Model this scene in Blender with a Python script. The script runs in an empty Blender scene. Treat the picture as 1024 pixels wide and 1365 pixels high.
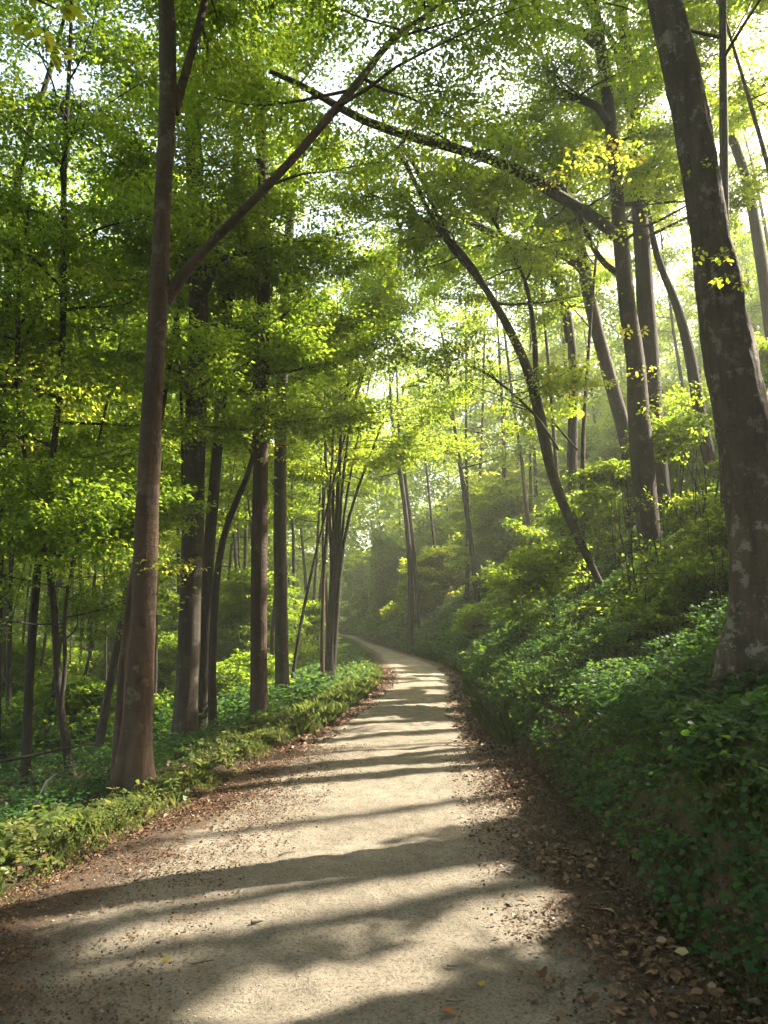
import bpy, math, numpy as np
from mathutils import Vector

# ------------------------------------------------------------------ basics
RNG = np.random.default_rng(11)
F, HOR, CAMZ = 986.0, 825.0, 1.6
TILT = math.atan((HOR-682.5)/F)
CT, ST = math.cos(TILT), math.sin(TILT)
AZ, EL = math.radians(66), math.radians(42)
SUN = np.array([math.sin(AZ)*math.cos(EL), math.cos(AZ)*math.cos(EL), math.sin(EL)])
E1 = np.cross(SUN, [0, 0, 1.0]); E1 /= np.linalg.norm(E1)
E2 = np.cross(E1, SUN)
LEAFQ = 3.9            # leaf count multiplier

scene = bpy.context.scene
COL = scene.collection

def ray(px, py):
    x = (px-512)/F; u = (682.5-py)/F
    return np.array([x, CT-u*ST, ST+u*CT])
def at(px, py, Y):                      # the point seen at this pixel of the photograph, Y metres ahead
    d = ray(px, py); return np.array([0, 0, CAMZ]) + d*(Y/d[1])
def onz(px, py, z=0.0):
    d = ray(px, py); k = (z-CAMZ)/d[2]; return np.array([0, 0, CAMZ]) + d*k
def project(p):
    x, y, z = p[:, 0], p[:, 1], p[:, 2]-CAMZ
    dep = y*CT+z*ST; up = -y*ST+z*CT
    dd = np.where(dep > 0.05, dep, 0.05)
    return 512+F*x/dd, 682.5-F*up/dd, dep

def _h(ix, iy, iz, seed):
    n = (ix*374761393+iy*668265263+iz*2147483647+seed*1274126177) & 0xffffffff
    n = ((n ^ (n >> 13))*1274126177) & 0xffffffff
    n = n ^ (n >> 16)
    return (n & 0xffffff)/float(0xffffff)
def vn(x, y, z=0.0, seed=0):            # value noise 0..1
    x, y, z = np.broadcast_arrays(np.asarray(x, float), np.asarray(y, float), np.asarray(z, float))
    ix, iy, iz = np.floor(x).astype(np.int64), np.floor(y).astype(np.int64), np.floor(z).astype(np.int64)
    fx, fy, fz = x-ix, y-iy, z-iz
    fx, fy, fz = [f*f*(3-2*f) for f in (fx, fy, fz)]
    r = 0
    for a in (0, 1):
        wa = fx if a else 1-fx
        for b in (0, 1):
            wb = fy if b else 1-fy
            for c in (0, 1):
                wc = fz if c else 1-fz
                r = r+wa*wb*wc*_h(ix+a, iy+b, iz+c, seed)
    return r
def fbm(x, y, z=0.0, seed=0, o=3):
    r, a, s = 0, .5, 0
    for k in range(o):
        r = r+a*vn(np.asarray(x)*2**k, np.asarray(y)*2**k, np.asarray(z)*2**k, seed+k*17); s += a; a *= .5
    return r/s
def sm(x): x = np.clip(x, 0, 1); return x*x*(3-2*x)
def nrm(v): return v/np.maximum(np.linalg.norm(v, axis=-1, keepdims=True), 1e-9)

# ------------------------------------------------------------------ the lie of the land
_L = [onz(*p) for p in [(0, 1215), (100, 1150), (250, 1085), (340, 1020), (430, 970), (505, 915), (513, 897), (495, 871), (470, 855), (455, 848)]]
_R = [onz(*p) for p in [(1000, 1365), (900, 1290), (800, 1150), (715, 1040), (640, 960), (625, 905), (590, 885), (540, 870), (500, 857), (478, 848)]]
_ly = np.array([-40]+[p[1] for p in _L]+[85, 120.]); _lx = np.array([-2.3]+[p[0] for p in _L]+[-9, -28.])
_ry = np.array([-40]+[p[1] for p in _R]+[85, 120.]); _rx = np.array([1.6]+[p[0] for p in _R]+[-6.6, -25.])
def smooth_interp(y, a, b):
    return sum(np.interp(y+d, a, b) for d in (-1, -.5, 0, .5, 1))/5
def XL(y): return smooth_interp(y, _ly, _lx)
def XR(y): return smooth_interp(y, _ry, _rx)
def H(x, y):
    x = np.asarray(x, float); y = np.asarray(y, float)
    wob = (fbm(x*1.3, y*1.3, 0, 5)-.5)
    sr = np.maximum(0, x-XR(y)-.18*wob); sl = np.maximum(0, XL(y)-x)
    cut = np.interp(y, [-5, 7, 13], [.64, .50, .15])
    k = np.interp(y, [0, 6.5, 13, 25, 70], [.26, .30, .70, .80, .80])
    lim = np.interp(y, [0, 10, 25], [9, 9, 11])
    zr = cut*sm(sr/.5)+k*np.minimum(sr, lim)+.32*np.maximum(0, sr-lim)
    zr = zr*np.where(sr > 0, 1, 0)
    zr = np.where(sr > 40, zr, zr)
    d = np.maximum(0, sl-.45)
    zl = -.20*np.minimum(d, 11)-.02*np.maximum(0, d-11)+.04*sm(sl/.3)
    n = (fbm(x*.7, y*.7, 0, 3)-.5)*.34+(fbm(x*3, y*3, 0, 4)-.5)*.10
    far = sm((sr+sl)/1.0)*np.where(sl > 0, .25+.75*sm((sl-.8)/2), 1)
    return zr+zl+n*far-.035*(1-sm((sr+sl)/.25))
def HN(x, y):
    e = .15
    return nrm(np.stack([-(H(x+e, y)-H(x-e, y))/(2*e), -(H(x, y+e)-H(x, y-e))/(2*e), np.ones_like(x)], -1))

# ------------------------------------------------------------------ object helpers
def add_mesh(name, V, faces, mat, parent=None, attrs=None, smooth=False):
    """faces: list of (n,k) integer arrays"""
    me = bpy.data.meshes.new(name)
    V = np.ascontiguousarray(V, np.float32)
    me.vertices.add(len(V)); me.vertices.foreach_set('co', V.ravel())
    fl = [np.asarray(f, np.int32) for f in faces if len(f)]
    idx = np.concatenate([f.ravel() for f in fl]); sizes = np.concatenate([np.full(len(f), f.shape[1], np.int32) for f in fl])
    starts = np.concatenate([[0], np.cumsum(sizes)[:-1]]).astype(np.int32)
    me.loops.add(len(idx)); me.loops.foreach_set('vertex_index', idx)
    me.polygons.add(len(sizes)); me.polygons.foreach_set('loop_start', starts)
    if smooth: me.polygons.foreach_set('use_smooth', np.ones(len(sizes), bool))
    for k, a in (attrs or {}).items():
        at_ = me.attributes.new(k, 'FLOAT', 'POINT'); at_.data.foreach_set('value', np.ascontiguousarray(a, np.float32))
    me.update(calc_edges=True)
    for m in (mat if isinstance(mat, (list, tuple)) else [mat]): me.materials.append(m)
    o = bpy.data.objects.new(name, me); COL.objects.link(o)
    if parent is not None: o.parent = parent
    return o
def props(o, label=None, cat=None, group=None, kind=None):
    if label: o['label'] = label
    if cat: o['category'] = cat
    if group: o['group'] = group
    if kind: o['kind'] = kind
    return o
def thing(name, base, label, cat, group=None):
    o = bpy.data.objects.new(name, None); COL.objects.link(o)
    o.location = base; o.empty_display_size = .2
    return props(o, label, cat, group)

class Tubes:
    def __init__(s): s.V = []; s.Q = []; s.n = 0
    def add(s, P, R, sides=8, rough=0.0, flare=0.0, seed=0, lobes=5, sub=0, ridge=0.0):
        P = np.asarray(P, float); R = np.asarray(R, float)
        if sub:                                           # smooth resampling
            t = np.concatenate([[0], np.cumsum(np.linalg.norm(np.diff(P, axis=0), axis=1))])
            tt = np.linspace(0, t[-1], sub)
            Pn = np.stack([np.interp(tt, t, P[:, k]) for k in range(3)], 1)
            Rn = np.interp(tt, t, R)
            k = max(1, int(sub/len(P)*.8))
            ker = np.hanning(2*k+3)[1:-1]; ker /= ker.sum()
            pad = len(ker)//2
            for a in range(3):
                e = np.concatenate([2*Pn[0, a]-Pn[pad:0:-1, a], Pn[:, a], 2*Pn[-1, a]-Pn[-2:-pad-2:-1, a]])
                Pn[:, a] = np.convolve(e, ker, 'valid')
            P, R = Pn, Rn
        T = nrm(np.gradient(P, axis=0))
        ref = np.array([0, 1.0, 0]) if abs(T[0][1]) < .85 else np.array([1.0, 0, 0])
        U = nrm(ref-T*(T@ref)[:, None]); W = np.cross(T, U)
        a = np.arange(sides)*2*math.pi/sides
        r = np.repeat(R[:, None], sides, 1)
        if rough or flare:
            hgt = np.concatenate([[0], np.cumsum(np.linalg.norm(np.diff(P, axis=0), axis=1))])
            ca, sa = np.cos(a)[None], np.sin(a)[None]; hh = hgt[:, None]
            r = r*(1+rough*(vn(ca*1.3+9, sa*1.3+seed, hh*1.1, seed)*2-1)+.5*rough*(vn(ca*3+9, sa*3+seed, hh*3.5, seed+3)*2-1))
            if ridge:
                r = r*(1+ridge*(fbm(ca*5+20, sa*5+20, hh*1.6, seed+7)-.5)+ridge*.8*(fbm(ca*11+20, sa*11+20, hh*6, seed+8)-.5)); kk = vn(ca*1.4+4, sa*1.4, hh*1.5, seed+9); r = r*(1+.11*sm((kk-.72)/.12)*(ridge > .02))
            if flare:
                lob = .55+.45*np.cos(lobes*a+seed*1.7)[None]+.5*(vn(ca*1.5+3, sa*1.5, 0, seed)-.5)
                r = r*(1+flare*np.exp(-hh/(R[0]*1.9))*lob+.12*flare*np.exp(-hh/(R[0]*6))*lob)
        V = P[:, None]+r[:, :, None]*(np.cos(a)[None, :, None]*U[:, None]+np.sin(a)[None, :, None]*W[:, None])
        n = len(P); i = np.arange(n-1)[:, None]*sides; j = np.arange(sides)[None]; jn = (j+1) % sides
        q = np.stack([i+j, i+jn, i+sides+jn, i+sides+j], -1).reshape(-1, 4)
        s.V.append(V.reshape(-1, 3)); s.Q.append(q+s.n); s.n += n*sides
    def build(s, name, mat, parent, origin):
        return add_mesh(name, np.concatenate(s.V)-origin, [np.concatenate(s.Q)], mat, parent, smooth=True)

SHAPES = {
 'rhomb': np.array([(0, 0, 0), (.45, .5, .1), (1, 0, -.08), (.45, -.5, .1)]),
 'beech': np.array([(0, 0, 0), (.25, .36, .07), (.6, .46, .08), (1, 0, -.1), (.6, -.46, .08), (.25, -.36, .07)]),
 'round': np.array([(0, 0, 0), (-.08, .34, .08), (.3, .56, .1), (.62, .40, .03), (.72, .48, .03), (1, 0, -.06), (.72, -.48, .03), (.62, -.40, .03), (.3, -.56, .1), (-.08, -.34, .08)]),
 'dead': np.array([(0, 0, 0), (.3, .40, .22), (.7, .34, .26), (1, 0, .1), (.7, -.34, -.02), (.3, -.40, .16)]),
}
def leaf_mesh(p, d, n, L, W, shape, tint):
    """one face per leaf: p base, d direction, n up"""
    s = SHAPES[shape]; K = len(s)
    d = nrm(d); w = nrm(np.cross(n, d)); n = np.cross(d, w)
    L = np.broadcast_to(L, (len(p),)); W = np.broadcast_to(W, (len(p),))
    V = p[:, None]+s[None, :, 0, None]*(L[:, None, None]*d[:, None])+s[None, :, 1, None]*(W[:, None, None]*w[:, None])+s[None, :, 2, None]*(L[:, None, None]*n[:, None])
    return V.reshape(-1, 3), np.arange(len(p)*K).reshape(-1, K), np.repeat(tint, K)

# ------------------------------------------------------------------ where gaps in the canopy let the sun through
def poly(*pts): return np.array([onz(*p)[:2] for p in pts])
LIT = [poly((470, 1012), (660, 1003), (640, 1016), (450, 1040), (330, 1066), (345, 1046)),
       poly((430, 1058), (560, 1040), (680, 1028), (705, 1060), (690, 1092), (560, 1114), (440, 1134), (330, 1152), (360, 1100), (340, 1078)),
       poly((270, 1212), (420, 1190), (520, 1172), (640, 1150), (655, 1162), (600, 1188), (505, 1226), (380, 1250), (300, 1276), (160, 1306), (60, 1326), (90, 1285), (190, 1248)),
       poly((712, 1186), (735, 1198), (690, 1250), (605, 1282), (520, 1290), (600, 1238)),
       poly((240, 1368), (400, 1316), (520, 1298), (560, 1306), (430, 1362), (350, 1395)),
       poly((120, 1190), (250, 1140), (330, 1105), (400, 1095), (300, 1142), (190, 1192), (60, 1255), (20, 1245)),
       poly((560, 980), (640, 975), (600, 992), (430, 1003), (450, 988)),
       poly((470, 958), (610, 950), (625, 958), (530, 970), (450, 972))]
def inpoly(x, y, P):
    r = np.zeros(x.shape, bool); n = len(P)
    for i in range(n):
        x1, y1 = P[i]; x2, y2 = P[i-1]
        if y1 == y2: continue
        c = (y1 > y) != (y2 > y)
        r ^= c & (x < (x2-x1)*(y-y1)/(y2-y1)+x1)
    return r
TARGETS = []           # (point, radius, share removed): things the sun reaches
def target(P, r, share=.96): TARGETS.append((np.asarray(P, float), r, share))
for py in (1030, 980, 930, 880, 830, 780, 730): target(at(188+(1030-py)*.04, py, 7.1), .42, .93)
for yy, r in [(4.3, .35), (5.0, .4), (5.7, .4), (6.6, .4), (7.6, .4), (8.7, .45), (10, .5), (11.5, .5), (13.5, .55), (16, .6), (19, .7), (23, .8)]:
    target((float(XL(yy))-.35, yy, .1), r, .85)
def on_ground(px, py):
    d = ray(px, py); k = np.linspace(2, 90, 3000); p = np.array([0, 0, CAMZ])+d*k[:, None]
    return p[int(np.argmax(p[:, 2] < H(p[:, 0], p[:, 1])))]
for (a_, b_, r_) in [(700, 850, .75), (690, 900, .6), (722, 880, .6), (740, 830, .7), (695, 985, .35), (800, 930, .35), (770, 775, .6), (650, 700, 1.2), (700, 745, .9), (815, 800, .6), (672, 940, .45), (640, 780, .9), (700, 1010, .3)]: target(on_ground(a_, b_)+np.array([0, 0, .1]), r_)
for p in [(60, 512, 9.2), (100, 542, 9.3), (340, 595, 12.1)]: target(at(*p), .42)
for p in [(700, 850, 10), (690, 905, 9.3), (735, 830, 11.5), (700, 980, 7.6), (800, 935, 8.0), (660, 690, 24), (700, 740, 20), (640, 720, 27), (770, 770, 15), (815, 800, 14),
          (800, 205, 12), (770, 215, 12), (120, 1080, 6), (60, 1110, 5.3), (540, 640, 30), (500, 720, 34), (390, 900, 17)]:
    target(at(*p), .55+.022*p[2], .95)

for (a_, b_, y_, r_) in [(500, 740, 40, 2.2), (510, 680, 42, 2.5), (490, 790, 46, 2.0), (520, 400, 30, 2.6), (600, 350, 25, 2.0), (450, 300, 22, 1.8), (560, 500, 38, 2.6), (470, 520, 34, 2.2), (400, 200, 16, 1.5), (330, 150, 14, 1.2), (640, 250, 19, 1.5), (560, 130, 15, 1.3),
                       (700, 420, 26, 1.8), (250, 420, 18, 1.3), (110, 300, 14, 1.1), (60, 180, 12, 1.0), (760, 560, 24, 1.6), (930, 460, 22, 1.4), (390, 640, 30, 1.8), (340, 760, 28, 1.5), (620, 600, 40, 2.4), (900, 330, 20, 1.2)]:
    target(at(a_, b_, y_), r_)
_gs = .04; _gx0, _gy0 = -6.0, 0.0
_GX, _GY = np.meshgrid(_gx0+_gs*np.arange(300), _gy0+_gs*np.arange(600), indexing='ij')
LITMAP = np.zeros(_GX.shape, bool)
_jx = (fbm(_GX*3, _GY*3, 0, 41)-.5)*.34; _jy = (fbm(_GX*3+9, _GY*3, 0, 42)-.5)*.34
for P in LIT: LITMAP |= inpoly(_GX+_jx, _GY+_jy, P)
for _k in range(2):
    _m = LITMAP.copy(); _m[1:] |= LITMAP[:-1]; _m[:-1] |= LITMAP[1:]; _m[:, 1:] |= LITMAP[:, :-1]; _m[:, :-1] |= LITMAP[:, 1:]; LITMAP = _m
LITMAP |= (_GY < 9) & (fbm(_GX*3.2, _GY*3.2, 0, 49, 2) > .76)
_n = (_GY > 8) & (_GX < 2.2); LITMAP &= ~_n; LITMAP |= _n & (fbm(_GX*.9+3, _GY*1.5, 0, 48, 3) > .54)
def in_lit(p):
    g = p-SUN*(p[:, 2]/SUN[2])[:, None]
    i = np.floor((g[:, 0]-_gx0)/_gs).astype(int); j = np.floor((g[:, 1]-_gy0)/_gs).astype(int)
    okk = (i >= 0) & (i < LITMAP.shape[0]) & (j >= 0) & (j < LITMAP.shape[1])
    return okk & LITMAP[np.clip(i, 0, LITMAP.shape[0]-1), np.clip(j, 0, LITMAP.shape[1]-1)]
_as = .06; _a0, _b0 = -90.0, -50.0; TMIN = np.full((2400, 1900), 1e9, np.float32)
for P, r_, sh_ in TARGETS:
    ca, cb = P@E1, P@E2; i0, i1 = int((ca-r_*1.3-_a0)/_as), int((ca+r_*1.3-_a0)/_as)+1; j0, j1 = int((cb-r_*1.3-_b0)/_as), int((cb+r_*1.3-_b0)/_as)+1
    ia, jb = np.meshgrid(np.arange(i0, i1), np.arange(j0, j1), indexing='ij'); aa, bb_ = _a0+ia*_as, _b0+jb*_as
    inside = (aa-ca)**2+(bb_-cb)**2 < (r_*(.7+.6*vn(aa*3, bb_*3, 0, 45)))**2
    TMIN[i0:i1, j0:j1] = np.where(inside, np.minimum(TMIN[i0:i1, j0:j1], P@SUN+.5), TMIN[i0:i1, j0:j1])
def in_beam(p):                         # between the sun and something it reaches
    i = np.clip(((p@E1-_a0)/_as).astype(int), 0, 2399); j = np.clip(((p@E2-_b0)/_as).astype(int), 0, 1899)
    return (p@SUN > TMIN[i, j]) | ((p[:, 2] > 1.2) & in_lit(p))
BARE = [([at(*q) for q in [(826, 318, 14.7), (780, 280, 14.7), (690, 225, 14.2), (620, 201, 13.6), (540, 180, 13), (480, 160, 12.5), (430, 130, 12), (370, 97, 11.6)]], 15),
        ([at(*q) for q in [(852, 600, 14.6), (848, 480, 14.6), (828, 330, 14.6), (815, 170, 14.6), (795, 20, 14.6)]], 18),
        ([at(*q) for q in [(780, 365, 19.5), (740, 336, 19.3), (645, 306, 19), (572, 250, 18.5)]], 11),
        ([at(*q) for q in [(800, 780, 14), (745, 660, 14), (713, 525, 14), (680, 440, 14), (640, 372, 14), (570, 280, 14), (530, 200, 14)]], 12)]
def cull(p, keep_near=False):
    """leaves kept, given the gaps in the canopy"""
    n = len(p); keep = np.ones(n, bool); rnd = RNG.random(n)
    a = p@E1; b = p@E2; t = p@SUN
    g = p-SUN*(p[:, 2]/SUN[2])[:, None]; roof = (g[:, 0] > -3.2) & (g[:, 0] < 8) & (g[:, 1] > 1.0) & (g[:, 1] < 15-.5*np.maximum(g[:, 0], 0)*(g[:, 0] < 1.5)) & (p[:, 0] > -1)
    nz = np.where(roof, 0, fbm(a*.75, b*.75, 0, 21, 2)); keep &= ~((nz > np.where(p[:, 1] > 20, .64, np.where(p[:, 0] < -2, .70, .63))) & (rnd < .8) & (p[:, 1] > 6.5))
    n2 = np.where(roof, 0, vn(a*.45+7, b*.45, 0, 33)); top = 4+18*vn(a*.3, b*.3+11, 0, 35)
    keep &= ~((n2 > np.where(p[:, 1] > 20, .55, np.where(p[:, 0] < -2, .57, .52))) & (t > top) & (rnd < .9) & (p[:, 1] > 9))
    fine = vn(a*6, b*6, 0, 44)
    keep &= ~(in_beam(p) & (rnd < np.where(fine > .2, .9993, .99)))
    for BP, wd in BARE:
        q = np.asarray(BP, float); bx, by, bd = project(q); fx, fy, fd = project(p)
        for k in range(len(q)-1):
            ex, ey = bx[k+1]-bx[k], by[k+1]-by[k]; tt = np.clip(((fx-bx[k])*ex+(fy-by[k])*ey)/(ex*ex+ey*ey), 0, 1)
            dd = np.hypot(fx-bx[k]-tt*ex, fy-by[k]-tt*ey)
            keep &= ~((dd < wd) & (fd < bd[k]+.1) & (fd > bd[k]-6) & (rnd < .82))
    # nothing hangs in front of the lens or low over the path
    px, py, dep = project(p)
    if not keep_near:
        keep &= ~((dep > 0) & (dep < 7.0) & (px > -60) & (px < 1084) & (py > -60))
        keep &= ~((dep > 0) & (dep < 13) & (px > 845) & (py > 60+0*px) & (px > 850+(py)*.09-40) & (px < 940+py*.12) & (dep < 6.8))
        keep &= ~((np.linalg.norm(p-np.array([0, 0, CAMZ]), axis=1) < 3.5))
    xc = (XL(p[:, 1])+XR(p[:, 1]))/2
    keep &= ~((np.abs(p[:, 0]-xc) < 2.2) & (p[:, 2] < 2.6+.14*np.maximum(p[:, 1], 0)) & (p[:, 1] < 48))
    return keep

# ------------------------------------------------------------------ materials
def mat(name):
    m = bpy.data.materials.new(name); m.use_nodes = True
    nt = m.node_tree; nt.nodes.clear()
    return m, nt, (lambda t, **k: _node(nt, t, **k))
def _node(nt, t, **k):
    n = nt.nodes.new(t)
    for a, v in k.items():
        if a in n.inputs: n.inputs[a].default_value = v
        else: setattr(n, a, v)
    return n
def ramp(nt, fac, stops):
    r = nt.nodes.new('ShaderNodeValToRGB'); e = r.color_ramp.elements
    while len(e) < len(stops): e.new(.5)
    for i, (p, c) in enumerate(stops):
        e[i].position = p; e[i].color = (*c, 1) if len(c) == 3 else c
    nt.links.new(fac, r.inputs[0]); return r.outputs[0]
def noise(nt, vec, scale, detail=4, rough=.55):
    n = _node(nt, 'ShaderNodeTexNoise', Scale=scale, Detail=detail, Roughness=rough)
    if vec is not None: nt.links.new(vec, n.inputs['Vector'])
    return n.outputs[0]
def mixc(nt, fac, a, b):
    m = nt.nodes.new('ShaderNodeMix'); m.data_type = 'RGBA'
    for s, v in ((m.inputs[0], fac), (m.inputs[6], a), (m.inputs[7], b)):
        if isinstance(v, (tuple, list)): s.default_value = (*v, 1)
        elif isinstance(v, float): s.default_value = v
        else: nt.links.new(v, s)
    return m.outputs[2]
def math_(nt, op, a, b=None, clamp=False):
    m = nt.nodes.new('ShaderNodeMath'); m.operation = op; m.use_clamp = clamp
    for s, v in ((m.inputs[0], a), (m.inputs[1], b)):
        if v is None: continue
        if isinstance(v, (int, float)): s.default_value = v
        else: nt.links.new(v, s)
    return m.outputs[0]

def leaf_material(name, refl, trans, mixf=.5, gloss=.35, rough=.5):
    """refl / trans: colour stops over the leaf's own tint value"""
    m, nt, N = mat(name)
    at_ = N('ShaderNodeAttribute', attribute_name='tint')
    c1 = ramp(nt, at_.outputs['Fac'], refl); c2 = ramp(nt, at_.outputs['Fac'], trans)
    p = N('ShaderNodeBsdfPrincipled', Roughness=rough); p.inputs['Specular IOR Level'].default_value = gloss
    nt.links.new(c1, p.inputs['Base Color'])
    t = N('ShaderNodeBsdfTranslucent'); nt.links.new(c2, t.inputs[0])
    mx = N('ShaderNodeMixShader'); mx.inputs[0].default_value = mixf
    nt.links.new(p.outputs[0], mx.inputs[1]); nt.links.new(t.outputs[0], mx.inputs[2])
    o = N('ShaderNodeOutputMaterial'); nt.links.new(mx.outputs[0], o.inputs[0])
    return m
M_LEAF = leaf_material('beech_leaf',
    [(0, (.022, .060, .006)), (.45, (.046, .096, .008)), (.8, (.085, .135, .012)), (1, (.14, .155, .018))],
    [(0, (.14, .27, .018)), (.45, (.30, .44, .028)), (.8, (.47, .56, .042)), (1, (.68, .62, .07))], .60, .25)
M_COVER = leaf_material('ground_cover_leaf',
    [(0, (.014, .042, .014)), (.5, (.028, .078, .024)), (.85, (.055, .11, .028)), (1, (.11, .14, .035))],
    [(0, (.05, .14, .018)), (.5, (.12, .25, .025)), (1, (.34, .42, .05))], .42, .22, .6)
M_GRASS = leaf_material('verge_grass',
    [(0, (.036, .062, .014)), (.6, (.066, .10, .022)), (1, (.15, .14, .05))],
    [(0, (.10, .17, .025)), (.6, (.20, .27, .045)), (1, (.38, .34, .10))], .42, .3)
M_DEAD = leaf_material('dead_leaf',
    [(0, (.030, .017, .010)), (.35, (.075, .040, .022)), (.7, (.15, .080, .042)), (.9, (.20, .13, .07)), (1, (.25, .18, .11))],
    [(0, (.02, .010, .005)), (1, (.10, .05, .02))], .12, .25)
M_FALLEN = leaf_material('fallen_leaf_yellow', [(0, (.30, .22, .03)), (1, (.34, .26, .04))], [(0, (.2, .15, .02)), (1, (.2, .15, .02))], .2, .25)
M_ORANGE = leaf_material('fallen_leaf_orange', [(0, (.30, .10, .03)), (1, (.34, .12, .03))], [(0, (.2, .06, .02)), (1, (.2, .06, .02))], .2, .25)
M_TAN = leaf_material('fallen_leaf_tan', [(0, (.34, .24, .12)), (1, (.36, .26, .14))], [(0, (.2, .1, .04)), (1, (.2, .1, .04))], .15, .25)

def bark(name, dark, light, lichen=None, lich_amt=.0, moss=None, moss_amt=.0, sx=9, sz=1.6, bump=.5, knots=.0):
    m, nt, N = mat(name)
    tc = N('ShaderNodeTexCoord'); mp = N('ShaderNodeMapping'); mp.inputs['Scale'].default_value = (sx, sx, sz)
    nt.links.new(tc.outputs['Object'], mp.inputs[0])
    n1 = noise(nt, mp.outputs[0], 1.0, 6, .62); n2 = noise(nt, tc.outputs['Object'], 2.2, 4); n3 = noise(nt, tc.outputs['Object'], 38, 5, .7)
    mid = tuple((a+b)/2 for a, b in zip(dark, light))
    c = ramp(nt, n1, [(.32, dark), (.5, mid), (.72, light)])
    c = mixc(nt, math_(nt, 'MULTIPLY', n3, .45), c, tuple(x*.45 for x in mid))
    c = mixc(nt, ramp(nt, n2, [(.35, (0, 0, 0)), (.7, (.55, .55, .55))]), c, tuple(x*.55 for x in dark))
    if lich_amt:
        l = noise(nt, tc.outputs['Object'], 5.5, 8, .72)
        f = ramp(nt, l, [(.62-lich_amt*.25, (0, 0, 0)), (.66-lich_amt*.25, (.75, .75, .75))])
        c = mixc(nt, f, c, lichen)
    if moss_amt:
        l = noise(nt, tc.outputs['Object'], 3.3, 7, .68)
        f = ramp(nt, l, [(.64-moss_amt*.25, (0, 0, 0)), (.74-moss_amt*.25, (.8, .8, .8))])
        c = mixc(nt, f, c, moss)
    if knots:
        v = N('ShaderNodeTexVoronoi', Scale=1.0); mv = N('ShaderNodeMapping'); mv.inputs['Scale'].default_value = (5.5, 5.5, 3.6)
        nt.links.new(tc.outputs['Object'], mv.inputs[0])
        wn = N('ShaderNodeTexNoise', Scale=9.0); nt.links.new(tc.outputs['Object'], wn.inputs['Vector'])
        ad = N('ShaderNodeVectorMath', operation='MULTIPLY_ADD'); nt.links.new(wn.outputs['Color'], ad.inputs[0]); ad.inputs[1].default_value = (.5, .5, .5); nt.links.new(mv.outputs[0], ad.inputs[2])
        nt.links.new(ad.outputs[0], v.inputs['Vector'])
        f = ramp(nt, v.outputs['Distance'], [(.08, (knots, knots, knots)), (.26, (0, 0, 0))]); f = math_(nt, 'MULTIPLY', f, ramp(nt, noise(nt, tc.outputs['Object'], 3.1, 3), [(.50, (0, 0, 0)), (.60, (1, 1, 1))]))
        c = mixc(nt, f, c, tuple(x*.25 for x in dark))
    mr = N('ShaderNodeMapping'); mr.inputs['Scale'].default_value = (1.3, 1.3, 9.0); nt.links.new(tc.outputs['Object'], mr.inputs[0])
    rg = noise(nt, mr.outputs[0], 1.6, 6, .7); c = mixc(nt, ramp(nt, rg, [(.30, (.8, .8, .8)), (.42, (0, 0, 0))]), c, tuple(x*.5 for x in dark))
    c = mixc(nt, ramp(nt, noise(nt, tc.outputs['Object'], 1.1, 5, .6), [(.45, (0, 0, 0)), (.65, (.6, .6, .6))]), c, tuple(x*.7+.012 for x in dark))
    p = N('ShaderNodeBsdfPrincipled', Roughness=.85); p.inputs['Specular IOR Level'].default_value = .25
    nt.links.new(c, p.inputs['Base Color'])
    hsum = math_(nt, 'ADD', math_(nt, 'ADD', n1, math_(nt, 'MULTIPLY', rg, .6)), math_(nt, 'MULTIPLY', n3, .35))
    b = N('ShaderNodeBump', Strength=min(1.0, bump*1.5), Distance=.045); nt.links.new(hsum, b.inputs['Height']); nt.links.new(b.outputs[0], p.inputs['Normal'])
    o = N('ShaderNodeOutputMaterial'); nt.links.new(p.outputs[0], o.inputs[0])
    return m
B_BROWN = bark('brown_bark', (0.043, 0.027, 0.016), (0.118, 0.073, 0.046), (0.112, 0.093, 0.068), .22, (0.031, 0.037, 0.012), .12, sx=7, sz=2.2, bump=.5, knots=.9)
B_GREY = bark('grey_bark', (0.037, 0.030, 0.022), (0.096, 0.077, 0.057), (0.105, 0.105, 0.081), .15, (0.031, 0.040, 0.012), .3, sx=10, sz=1.2, bump=.5)
B_RED = bark('reddish_bark', (0.046, 0.028, 0.020), (0.105, 0.065, 0.046), (0.105, 0.093, 0.074), .1, (0.031, 0.040, 0.012), .15, sx=14, sz=1.5, bump=.6)
B_MOTTLED = bark('mottled_bark', (.048, .036, .027), (.150, .112, .080), (.235, .212, .168), .30, (.040, .045, .014), .26, sx=13, sz=1.7, bump=1.0)
B_DARK = bark('dark_bark', (0.019, 0.015, 0.012), (0.053, 0.043, 0.031), (0.068, 0.071, 0.053), .12, (0.025, 0.037, 0.012), .3, sx=10, sz=1.3, bump=.5)

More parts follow.
